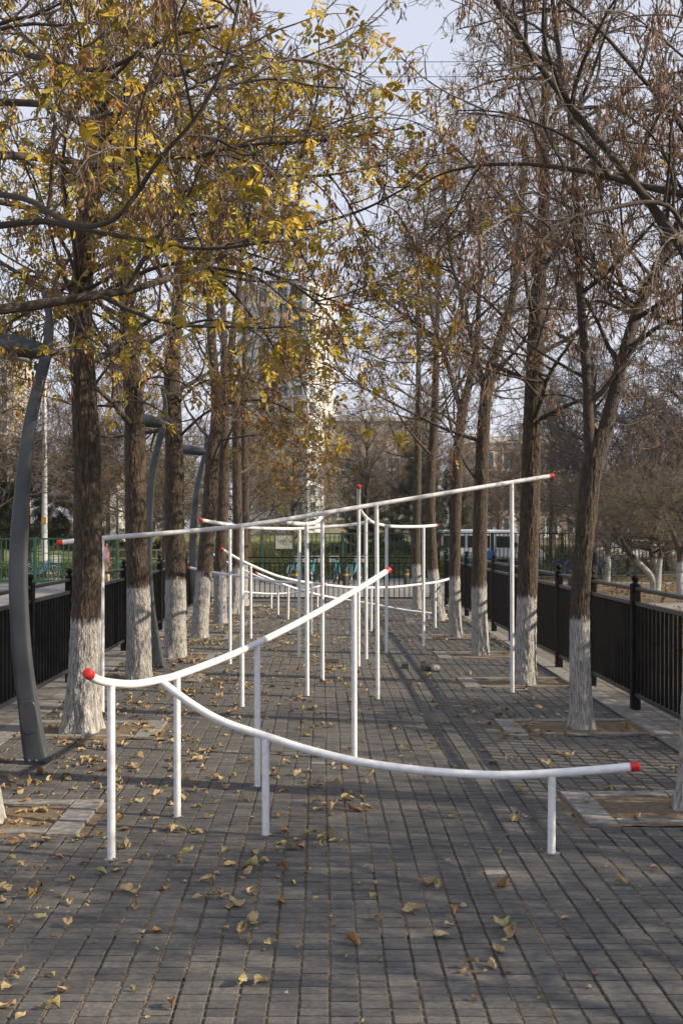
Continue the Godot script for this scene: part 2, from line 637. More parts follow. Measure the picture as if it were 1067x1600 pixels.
func trunk_mesh(path: PackedVector3Array, rad: PackedFloat32Array, white: float, sides: int, rough: float, flare := 0.42) -> ArrayMesh:
	var a := Acc.new()
	var m := path.size()
	var ph := rng.randf() * 100.0
	var ax := Vector3.RIGHT
	var ring := []
	for i in m:
		var tt := (path[mini(i + 1, m - 1)] - path[maxi(i - 1, 0)]).normalized()
		ax = (ax - tt * ax.dot(tt)).normalized()
		var bx := tt.cross(ax)
		var h := path[i].y
		var row := []
		for j in sides + 1:
			var th := TAU * (j % sides) / sides
			var d := ax * cos(th) + bx * sin(th)
			var r := rad[i]
			var fl := exp(-maxf(h, 0.0) / 0.16)
			r *= 1.0 + flare * fl * (0.75 + 0.45 * sin(th * 4.0 + ph) + 0.2 * sin(th * 7.0 + ph * 2.0))
			var g := noise_a.get_noise_3d(cos(th) * rad[i] * 46.0 + ph, h * 7.0, sin(th) * rad[i] * 46.0)
			var g2 := noise_b.get_noise_3d(cos(th) * 1.4 + ph, h * 1.3, sin(th) * 1.4)
			r *= 1.0 + 0.06 * g2
			r += rough * g
			var edge := white + 0.045 * noise_b.get_noise_2d(th * 3.0 + ph, 5.0) + 0.035 * g
			var w := smoothstep(-0.016, 0.016, edge - h)
			var worn := smoothstep(0.42, 0.62, -g + 0.25 * noise_a.get_noise_3d(th * 9.0, h * 22.0, ph))
			worn = maxf(worn, smoothstep(0.55, 0.75, 0.5 + 0.6 * noise_b.get_noise_3d(th * 2.0 + 40.0, h * 4.0, ph)) * 0.35 * exp(-h * 2.0))
			var bk := BARK * (0.86 + 0.62 * g + 0.10 * g2)
			row.append([path[i] + d * r, bk.lerp(LIME * (0.93 + 0.1 * g2), w * (1.0 - 0.38 * worn)), Vector2(float(j) / sides, h * 1.0)])
		ring.append(row)
	for i in m:
		for j in sides + 1:
			var e: Array = ring[i][j]
			var du: Vector3 = ring[mini(i + 1, m - 1)][j][0] - ring[maxi(i - 1, 0)][j][0]
			var dv: Vector3 = ring[i][(j + 1) % sides][0] - ring[i][(j - 1 + sides) % sides][0]
			a.col = e[1]
			a.col.a = 1.0
			a.vert(e[0], dv.cross(du).normalized(), e[2])
	for i in m - 1:
		for j in sides:
			var p := i * (sides + 1) + j
			var q := p + sides + 1
			a.idx.append(p); a.idx.append(q); a.idx.append(q + 1)
			a.idx.append(p); a.idx.append(q + 1); a.idx.append(p + 1)
	return a.mesh()

# everything that one crown gathers while it grows
class Crown:
	var twig := [[], [], [], [], [], []]
	var leaf := [[], [], [], []]
	var leaf_c := [[], [], [], []]
	var seeds := [[], [], []]
	var seed_c := [[], [], []]

func leaf_tint(kind: String) -> Color:
	var t := rng.randf()
	match kind:
		"yellow":
			return Color(0.66, 0.45, 0.035).lerp(Color(0.24, 0.215, 0.022), t) * rng.randf_range(0.75, 1.15) if t > 0.12 else Color(0.30, 0.15, 0.03)
		"tan":
			return Color(0.40, 0.23, 0.06).lerp(Color(0.20, 0.15, 0.03), t) * rng.randf_range(0.7, 1.2)
		"olive":
			return Color(0.12, 0.115, 0.025).lerp(Color(0.28, 0.19, 0.05), t * t) * rng.randf_range(0.7, 1.2)
	return Color(0.28, 0.15, 0.05) * rng.randf_range(0.8, 1.2)

func spray_at(cr: Crown, at: Vector3, dir: Vector3, s: float, sp: Dictionary) -> void:
	var k := rng.randi() % 6
	var b := aim(dir, rng.randf() * TAU).scaled(Vector3.ONE * s)
	cr.twig[k].append(Transform3D(b, at))
	var info: Dictionary = sprays[k]
	var dens := 1.0 + 0.9 * noise_b.get_noise_3d(at.x * 0.9, at.y * 0.9, at.z * 0.9 + sp.get("phase", 0.0))
	for i in info.tips.size():
		var p: Vector3 = at + b * info.tips[i]
		var d: Vector3 = (b * info.dirs[i]).normalized()
		var lp: float = sp.get("leaf_p", 0.0) * dens
		if sp.has("leaf_low"):
			lp *= clampf((sp.leaf_low - p.y) * 1.2, 0.0, 1.0)
		if rng.randf() < lp:
			var q := rng.randi() % 4
			var ld := (d * 0.6 + Vector3(0, -0.75, 0) + rvec() * 0.5).normalized()
			cr.leaf[q].append(Transform3D(aim(ld, rng.randf() * TAU).scaled(Vector3.ONE * rng.randf_range(0.42, 0.8) * sp.get("leaf_s", 1.0)), p))
			cr.leaf_c[q].append(leaf_tint(sp.get("leaf_kind", "yellow")))
		elif rng.randf() < sp.get("seed_p", 0.0) * dens * dens * dens:
			var q := rng.randi() % 3
			var t := rng.randf_range(0.7, 1.25)
			cr.seeds[q].append(Transform3D(Basis(Vector3.UP, rng.randf() * TAU).rotated(Vector3.RIGHT, rng.randf_range(-0.3, 0.3)).scaled(Vector3(1.1, rng.randf_range(0.8, 1.3), 1.1) * sp.get("seed_s", 1.35)), p))
			cr.seed_c[q].append(Color(0.20 * t, 0.115 * t, 0.062 * t))

func wander(p: Vector3, d: Vector3, l: float, n: int, up: float, jit: float) -> PackedVector3Array:
	var o := PackedVector3Array([p])
	var drift := rvec() * jit * 0.7
	for i in n:
		if rng.randf() < 0.25:
			drift = rvec() * jit * 0.8
		d = (d + drift + rvec() * jit * 0.6 + Vector3.UP * up).normalized()
		p += d * l / n
		o.append(p)
	return o

func along(pts: PackedVector3Array, t: float) -> Array:
	var f := t * (pts.size() - 1)
	var i := mini(int(f), pts.size() - 2)
	return [pts[i].lerp(pts[i + 1], f - i), (pts[i + 1] - pts[i]).normalized()]

func grow_limb(a: Acc, cr: Crown, pts: PackedVector3Array, r0: float, r1: float, sides: int, sp: Dictionary) -> void:
	a.tube(pts, even(pts.size(), r0, r1, 0.75), sides, false, 1.0)
	var l := 0.0
	for i in pts.size() - 1:
		l += pts[i].distance_to(pts[i + 1])
	var dens: float = sp.get("dens", 1.0)
	var n := int(l * 2.5 * dens) + 2
	for k in n:
		var t := rng.randf_range(0.14, 0.97)
		var at := along(pts, t)
		var side := rvec() + Vector3(0, 0.15, 0)
		side = (side - at[1] * side.dot(at[1])).normalized()
		var d: Vector3 = (at[1] * rng.randf_range(0.35, 0.95) + side).normalized()
		var sl := clampf(l * rng.randf_range(0.28, 0.55) * (1.2 - 0.7 * t), 0.4, 1.9)
		var sub := wander(at[0], d, sl, 7, rng.randf_range(-0.05, 0.10), 0.20)
		var rr := minf(lerpf(r0, r1, pow(t, 0.75)) * 0.8, 0.008 + 0.011 * sl)
		a.tube(sub, even(8, rr, 0.0045, 0.8), 5, false, 1.0)
		var q := int(sl * 3.6 * dens) + 1
		for i in q:
			var u := along(sub, rng.randf_range(0.2, 1.0))
			var w := rvec() + Vector3(0, sp.get("lift", 0.1), 0)
			spray_at(cr, u[0], (u[1] * 0.9 + w * 0.9).normalized(), rng.randf_range(0.4, 0.95) * sp.get("spray_s", 1.0), sp)
	for k in int(l * 1.4 * dens):
		var at := along(pts, rng.randf_range(0.3, 1.0))
		spray_at(cr, at[0], (at[1] * 0.6 + rvec()).normalized(), rng.randf_range(0.35, 0.8) * sp.get("spray_s", 1.0), sp)

func finish_crown(root: Node3D, cr: Crown, leafmesh: Array, twig_mat: Material, leaf_name := "leaves") -> void:
	for k in 6:
		scatter("twigs", sprays[k].mesh, twig_mat, cr.twig[k], [Color.WHITE], root)
	for k in leafmesh.size():
		scatter(leaf_name, leafmesh[k], M.leaf, cr.leaf[k], cr.leaf_c[k], root)
	if leafmesh.size() < 4:
		var rest_x := []
		var rest_c := []
		for k in range(leafmesh.size(), 4):
			rest_x += cr.leaf[k]
			rest_c += cr.leaf_c[k]
		scatter(leaf_name, leafmesh[0], M.leaf, rest_x, rest_c, root)
	for k in 3:
		scatter("seed_bunches", seed_meshes[k], M.seed, cr.seeds[k], cr.seed_c[k], root)

# an avenue tree: base, trunk points (x, y, z from the base), radii at those points, limbs traced by hand, then limbs that grow by themselves
func avenue_tree(label: String, base: Vector3, tp: Array, rads: Array, sp: Dictionary, limbs: Array, leaders: Array) -> void:
	rng.seed = int(base.z * -100.0) + int(base.x * 37.0) + 5000
	var root := thing("avenue_tree", label, "tree", base, 0.0, "avenue trees with whitewashed trunks")
	var path := catmull(tp, 16)
	var rad := PackedFloat32Array()
	for i in rads.size() - 1:
		for k in 16:
			rad.append(lerpf(rads[i], rads[i + 1], k / 16.0))
	rad.append(rads[rads.size() - 1])
	var near: bool = base.z > -14.0
	# resample finely along the trunk
	var total := 0.0
	for i in path.size() - 1:
		total += path[i].distance_to(path[i + 1])
	var fine := PackedVector3Array()
	var frad := PackedFloat32Array()
	var steps := int(total / (0.03 if near else 0.07))
	for s in steps + 1:
		var t := float(s) / steps * (path.size() - 1)
		var i := mini(int(t), path.size() - 2)
		fine.append(path[i].lerp(path[i + 1], t - i))
		frad.append(lerpf(rad[i], rad[i + 1], t - i))
	part("trunk", trunk_mesh(fine, frad, sp.get("white", 1.1), 84 if near else 40, sp.get("rough", 0.014), sp.get("flare", 0.42)), M.bark, root)
	var cr := Crown.new()
	for ld in leaders:                                 # the trunk's own forks
		var a := Acc.new()
		var lp := catmull(ld.pts, 8)
		grow_limb(a, cr, lp, ld.r0, ld.r1, 14, sp)
		for k in ld.get("limbs", 5):
			var at := along(lp, rng.randf_range(0.35, 0.98))
			var az := rng.randf() * TAU
			var d := Vector3(cos(az), rng.randf_range(0.2, 0.9), sin(az)).normalized()
			var w := wander(at[0], d, rng.randf_range(1.3, 2.4), 12, rng.randf_range(-0.02, 0.06), 0.17)
			grow_limb(a, cr, w, 0.022, 0.006, 7, sp)
		part("limb", a.mesh(), M.limb, root)
	for lb in limbs:
		var a := Acc.new()
		var lsp: Dictionary = sp.duplicate()
		lsp.merge(lb.get("sp", {}), true)
		grow_limb(a, cr, catmull(lb.pts, 6), lb.r0, lb.get("r1", 0.008), 9, lsp)
		part("limb", a.mesh(), M.limb, root)
	var n: int = sp.get("limbs", 14)
	var h0: float = sp.get("h0", 2.7)
	var top: float = path[path.size() - 1].y
	var az := rng.randf() * TAU
	for k in n:
		var t := (k + rng.randf() * 0.8) / n
		var h := lerpf(h0, top - 0.1, t)
		var f := 0.0
		for i in fine.size():
			if fine[i].y >= h:
				f = float(i) / (fine.size() - 1)
				break
		var at := along(fine, f)
		az += 2.4 + rng.randf_range(-0.5, 0.5)
		var el := lerpf(0.25, 0.9, t) + rng.randf_range(-0.2, 0.25)
		var d := Vector3(cos(az) * cos(el), sin(el), sin(az) * cos(el))
		var l := lerpf(sp.get("reach", 3.1), 1.5, t) * rng.randf_range(0.75, 1.15)
		var w := wander(at[0], d, l, 14, rng.randf_range(-0.015, 0.07), 0.13)
		var a := Acc.new()
		grow_limb(a, cr, w, clampf(frad[int(f * (frad.size() - 1))] * 0.36, 0.014, 0.05), 0.006, 8, sp)
		part("limb", a.mesh(), M.limb, root)
	finish_crown(root, cr, leaf_meshes, M.twig)

# a whole free-standing tree used for the plantings round the avenue
func park_tree(called: String, label: String, sp: Dictionary) -> Node3D:
	rng.seed = sp.seed
	var root := thing(called, label, "tree")
	var cr := Crown.new()
	var top: float = sp.top
	var forks: Array = sp.get("forks", [])
	var tp := [Vector3.ZERO]
	var lean: Vector3 = sp.get("lean", Vector3.ZERO)
	for i in 6:
		tp.append(Vector3(rng.randf_range(-0.07, 0.07), top * (i + 1) / 6.0, rng.randf_range(-0.07, 0.07)) + lean * ((i + 1) / 6.0))
	if forks.is_empty():
		var path := catmull(tp, 8)
		part("trunk", trunk_mesh(path, even(path.size(), sp.r, sp.r * 0.25), sp.get("white", -1.0), 14, 0.006), M.bark, root)
		var n: int = sp.limbs
		var az := 0.0
		for k in n:
			var t := (k + rng.randf() * 0.8) / n
			var at := along(path, lerpf(sp.h0 / top, 0.97, t))
			az += 2.4 + rng.randf_range(-0.5, 0.5)
			var el := lerpf(sp.get("el0", 0.3), 1.0, t)
			var d := Vector3(cos(az) * cos(el), sin(el), sin(az) * cos(el))
			var a := Acc.new()
			grow_limb(a, cr, wander(at[0], d, lerpf(sp.reach, sp.reach * 0.4, t) * rng.randf_range(0.8, 1.15), 9, 0.03, 0.13), sp.r * 0.34, 0.008, 6, sp)
			part("limb", a.mesh(), M.limb, root)
	else:                                              # several stems from one low foot
		for f in forks:
			var path := catmull(f, 8)
			part("trunk", trunk_mesh(path, even(path.size(), sp.r, sp.r * 0.35), sp.get("white", 0.9), 14, 0.006, 0.2), M.bark, root)
			for k in sp.limbs:
				var at := along(path, rng.randf_range(0.5, 1.0))
				var az := rng.randf() * TAU
				var d := Vector3(cos(az), rng.randf_range(0.1, 0.9), sin(az)).normalized()
				var a := Acc.new()
				grow_limb(a, cr, wander(at[0], d, sp.reach * rng.randf_range(0.6, 1.1), 9, 0.02, 0.18), sp.r * 0.4, 0.008, 6, sp)
				part("limb", a.mesh(), M.limb, root)
	finish_crown(root, cr, small_leaf if sp.get("small", false) else leaf_meshes, M.dark_twig)
	return root

func pine_tree(label: String, h: float, reach: float, sd: int) -> Node3D:
	rng.seed = sd
	var root := thing("pine_tree", label, "tree")
	var path := catmull([Vector3.ZERO, Vector3(0.05, h * 0.5, 0.04), Vector3(0, h, 0)], 10)
	part("trunk", trunk_mesh(path, even(path.size(), 0.14, 0.02), -1.0, 12, 0.005), M.bark, root)
	var a := Acc.new()
	var xf := []
	var cols := []
	var rows := int(h * 2.6)
	for r in rows:
		var t := (r + 0.5) / rows
		var y := lerpf(0.5, h, t)
		var l := reach * pow(1.0 - t, 0.75) * rng.randf_range(0.8, 1.15) + 0.12
		var m := 6 if t < 0.8 else 4
		var a0 := rng.randf() * TAU
		for k in m:
			var az := a0 + TAU * k / m + rng.randf_range(-0.3, 0.3)
			var ll := l * rng.randf_range(0.65, 1.1)
			var w := wander(Vector3(0, y, 0), Vector3(cos(az), 0.12 + 0.4 * t, sin(az)), ll, 6, 0.05, 0.08)
			a.tube(w, even(7, 0.022 * (1.1 - t), 0.005), 5, false)
			var q := int(ll * 9) + 2
			for i in q:
				var u := along(w, rng.randf_range(0.3, 1.0))
				xf.append(Transform3D(aim(u[1] + Vector3.UP * 0.5 + rvec() * 0.6, rng.randf() * TAU).scaled(Vector3.ONE * rng.randf_range(0.8, 1.5)), u[0] + rvec() * Vector3(0.16, 0.08, 0.16)))
				var s := rng.randf_range(0.65, 1.2)
				cols.append(Color(0.055 * s, 0.068 * s, 0.028 * s))
	part("branches", a.mesh(), M.limb, root)
	scatter("needles", needle_mesh, M.needle, xf, cols, root)
	return root

func hedge(label: String, a: Vector3, b: Vector3, h: float, w: float, tone: Color, sd: int) -> void:
	rng.seed = sd
	var root := thing("clipped_hedge", label, "hedge", a)
	var d := b - a
	var l := d.length()
	d /= l
	var s := Vector3(-d.z, 0, d.x)
	var ac := Acc.new()
	for k in int(l / 0.5):
		var p := d * (k * 0.5 + 0.25) + s * rng.randf_range(-0.2, 0.2)
		ac.tube(wander(p, Vector3.UP, h * 0.85, 4, 0.1, 0.25), even(5, 0.012, 0.005), 4, false)
	part("stems", ac.mesh(), M.dark_twig, root)
	var xf := []
	var cols := []
	for i in int(l * w * 340):
		var u := rvec()
		var p := d * rng.randf() * l + s * u.x * w * 0.5 + Vector3.UP * (h * (0.52 + 0.48 * u.y) + 0.03 * noise_b.get_noise_2d(p_key(i), 3.0))
		xf.append(Transform3D(aim(rvec(), 0.0).scaled(Vector3.ONE * rng.randf_range(0.8, 1.5)), p))
		var t := rng.randf_range(0.6, 1.25)
		cols.append(Color(tone.r * t, tone.g * t, tone.b * t))
	scatter("foliage", small_leaf[0], M.needle, xf, cols, root)

func p_key(i: int) -> float:
	return float(i % 977) * 0.37

# ------------------------------------------------------------------ pavement
var pits := []            # [x inner edge, x outer edge, z near, z far]

func in_pit(x: float, z: float) -> bool:
	for p in pits:
		if x > p[0] and x < p[1] and z < p[2] and z > p[3]:
			return true
	return false

func make_pavement() -> void:
	rng.seed = 77
	var root := Node3D.new()
	root.name = numbered("pavement")
	add_child(root, true)
	root.set_meta("kind", "structure")
	# bedding sand that fills the joints
	var s := Acc.new()
	s.face([Vector3(-4.6, -0.019, 1.5), Vector3(4.6, -0.019, 1.5), Vector3(4.6, -0.019, -29.6), Vector3(-4.6, -0.019, -29.6)], Vector3.UP)
	part("bedding", s.mesh(), M.bedding, root)
	for side in [-1.0, 1.0]:
		s = Acc.new()
		s.face([Vector3(side * 3.2, -0.008, 1.5), Vector3(side * 4.6, -0.008, 1.5), Vector3(side * 4.6, -0.008, -29.6), Vector3(side * 3.2, -0.008, -29.6)], Vector3.UP)
		part("joint_sand", s.mesh(), M.soil, root)
	s = Acc.new()
	for i in 48:                                          # sand swept into the long joints
		for k in 64:
			var z0 := 0.6 - k * 0.47
			var z1 := z0 - 0.47
			var x := -2.98 + 0.008 + i * 0.1305
			if in_pit(x, z0) or in_pit(x, z1):
				continue
			var x0 := x + 0.006 * sin(z0 * 1.3 + i * 0.4)
			var x1 := x + 0.006 * sin(z1 * 1.3 + i * 0.4)
			var y := -0.006 - 0.010 * clampf(0.25 + 1.3 * noise_b.get_noise_2d(i * 0.31, z0 * 0.9) + 0.35 * smoothstep(-0.3, 1.2, x), 0.0, 1.0)
			s.face([Vector3(x0 - 0.0065, y, z0), Vector3(x0 + 0.0065, y, z0), Vector3(x1 + 0.0065, y, z1), Vector3(x1 - 0.0065, y, z1)], Vector3.UP)
	for p in pits:
		s.face([Vector3(p[0] - 0.1, -0.0095, p[2] + 0.05), Vector3(p[1] + 0.04, -0.0095, p[2] + 0.05), Vector3(p[1] + 0.04, -0.0095, p[3] - 0.05), Vector3(p[0] - 0.1, -0.0095, p[3] - 0.05)], Vector3.UP)
	part("joint_sand", s.mesh(), M.soil, root)
	var meshes := []
	for k in 3:
		var b := Acc.new()
		b.cbox(Vector3(0, -0.02, 0), Vector3(0.1205 - 0.0012 * k, 0.04, 0.0588 - 0.0006 * k), 0.0036 + 0.0006 * k)
		meshes.append(b.mesh())
	var cw := 0.1305
	var rh := 0.0664
	var xf := [[], [], []]
	var cols := [[], [], []]
	var singles := 0
	var col_off := []
	for i in 60:
		col_off.append(rng.randf() * 0.02)
	for r in range(0, 446):
		var z := 0.6 - r * rh
		for i in 47:
			var x := -2.98 + cw * 0.5 + 0.008 + i * cw + 0.006 * sin(z * 1.3 + i * 0.4)
			if in_pit(x, z):
				continue
			var p := Vector3(x + rng.randf_range(-0.0015, 0.0015), rng.randf_range(-0.003, 0.001), z + col_off[i] * 0.4 + rng.randf_range(-0.0012, 0.0012))
			var b := Basis.from_euler(Vector3(rng.randf_range(-0.012, 0.012), rng.randf_range(-0.012, 0.012), rng.randf_range(-0.007, 0.007)))
			var patch := 0.5 + 0.5 * noise_b.get_noise_2d(x * 1.4, z * 0.8)
			var t := clampf(0.42 * rng.randf() + 0.5 * patch + (0.3 if rng.randf() < 0.06 else 0.0), 0.0, 1.0)
			var k := rng.randi() % 3
			if singles < 300 and z < -4.05 and absf(x - z * -0.018) < -z * 0.345 and z > -6.5:
				var o := part("paver", meshes[k], M["paver%d" % clampi(int(t * 6.99), 0, 6)], root, p)
				o.basis = b
				singles += 1
			else:
				xf[k].append(Transform3D(b, p))
				var c := paver_tone(t).srgb_to_linear()
				if rng.randf() < 0.0012:
					c = Color(0.30, 0.295, 0.285)
				cols[k].append(c)
	for k in 3:
		scatter("pavers", meshes[k], M.paver, xf[k], cols[k], root)
	# lighter pavers under and beyond the fences
	var om := Acc.new()
	om.cbox(Vector3(0, -0.02, 0), Vector3(0.193, 0.04, 0.094), 0.004)
	var ox := []
	var oc := []
	for side in [-1.0, 1.0]:
		for r in 300:
			for i in 6:
				var x: float = side * (3.43 + 0.1 + i * 0.2) + (0.22 if side < 0 else 0.0)
				ox.append(Transform3D(Basis.from_euler(Vector3(rng.randf_range(-0.01, 0.01), 0, rng.randf_range(-0.01, 0.01))), Vector3(x, rng.randf_range(-0.003, 0.001), 0.6 - r * 0.1)))
				var t := rng.randf_range(0.75, 1.15)
				oc.append(Color(0.235 * t, 0.205 * t, 0.17 * t))
	scatter("border_pavers", om.mesh(), M.paver, ox, oc, root)
	for side in [-1.0, 1.0]:                              # the slab strip along either side
		var ks := Acc.new()
		ks.cbox(Vector3(0, -0.02, 0), Vector3(0.222, 0.046, 0.494), 0.005)
		var km := ks.mesh()
		for r in 60:
			var o := part("edge_slab", km, M.slab, root, Vector3(3.315 if side > 0 else -3.095, rng.randf_range(-0.003, 0.0), 0.5 - r * 0.5))
			o.rotation.z = rng.randf_range(-0.008, 0.008)

func tree_pit(label: String, x_in: float, x_out: float, z: float) -> void:
	# slab towards the path, thin strips round the other three sides, bare soil within
	var sg := signf(x_out)
	var zn := z + 0.30
	var zf := z - 0.50
	pits.append([minf(x_in, x_out) - 0.02, maxf(x_in, x_out) + 0.02, zn + 0.06, zf - 0.06])
	var root := thing("tree_pit_edging", label, "edging", Vector3((x_in + x_out) * 0.5, 0, z), 0.0, "stone edgings of the tree pits")
	var cx := (x_in + x_out) * 0.5
	var w := absf(x_out - x_in)
	var a := Acc.new()
	a.cbox(Vector3(x_in - cx + sg * 0.105, -0.012, -0.10), Vector3(0.205, 0.05, 0.84), 0.005)
	part("path_slab", a.mesh(), M.slab, root)
	for e in [[0.25, 0.09], [-0.46, 0.12]]:
		for h in 2:
			a = Acc.new()
			a.cbox(Vector3(sg * (-w * 0.5 + 0.215 + (w - 0.22) * (0.25 + 0.5 * h)), -0.012 + 0.003 * h, e[0]), Vector3((w - 0.225) * 0.495, 0.05, e[1]), 0.004, Basis(Vector3.UP, rng.randf_range(-0.012, 0.012)))
			part("edge_strip", a.mesh(), M.slab, root)
	var b := Acc.new()                                      # soil, a little uneven
	var n := 14
	var g := []
	for i in n + 1:
		for j in n + 1:
			var x := lerpf(-w * 0.5 + 0.01, w * 0.5 + 0.1, float(i) / n) * sg
			var zz := lerpf(-0.56, 0.36, float(j) / n)
			g.append(Vector3(x, -0.003 + 0.014 * noise_b.get_noise_2d((x + cx) * 7.0, (zz + z) * 7.0) + 0.03 * exp(-(x * x + zz * zz) * 14.0), zz))
	for i in n:
		for j in n:
			b.face([g[i * (n + 1) + j], g[(i + 1) * (n + 1) + j], g[(i + 1) * (n + 1) + j + 1], g[i * (n + 1) + j + 1]], Vector3.UP)
	part("soil", b.mesh(), M.soil, root)
# ------------------------------------------------------------------ white tube sculpture
func tube_sculpture(label: String, rails: Array, caps: Array, legs: Array) -> void:
	var base: Vector3 = legs[0][0]
	var root := thing("tube_sculpture", label, "sculpture", base)
	for r in rails:
		var pts := catmull(r, 8)
		for i in pts.size():
			pts[i] -= base
		var a := Acc.new()
		a.tube(pts, even(pts.size(), 0.0262, 0.0262), 18)
		part("rail", a.mesh(), M.white_steel, root)
	for cp in caps:
		var r: Array = rails[cp[0]]
		var e: Vector3 = r[r.size() - 1] if cp[1] else r[0]
		var d: Vector3 = (e - (r[r.size() - 2] if cp[1] else r[1])).normalized()
		var a := Acc.new()
		a.lathe([[0.0285, -0.034], [0.0298, -0.032], [0.0300, 0.010], [0.0285, 0.017], [0.024, 0.021], [0.012, 0.024], [0.0, 0.025]], Vector3.ZERO, 20)
		var o := part("end_cap", a.mesh(), M.red_cap, root, e - base)
		o.basis = aim(d, 0.0)
	for l in legs:
		var a := Acc.new()
		var top: Vector3 = l[1]
		a.tube(PackedVector3Array([Vector3(l[0].x, -0.01, l[0].z) - base, Vector3(top.x, top.y - 0.018, top.z) - base]), PackedFloat32Array([0.0245, 0.0245]), 16)
		part("leg", a.mesh(), M.white_steel, root)
		a = Acc.new()
		var rim := []
		for k in 11:
			var th := TAU * k / 11
			rim.append(Vector3(l[0].x, 0.003, l[0].z) - base + Vector3(cos(th) * rng.randf_range(0.030, 0.062), 0, sin(th) * rng.randf_range(0.030, 0.055)))
		for k in 11:
			a.face([Vector3(l[0].x, 0.009, l[0].z) - base, rim[k], rim[(k + 1) % 11]], Vector3.UP)
		part("mortar_patch", a.mesh(), M.slab, root)

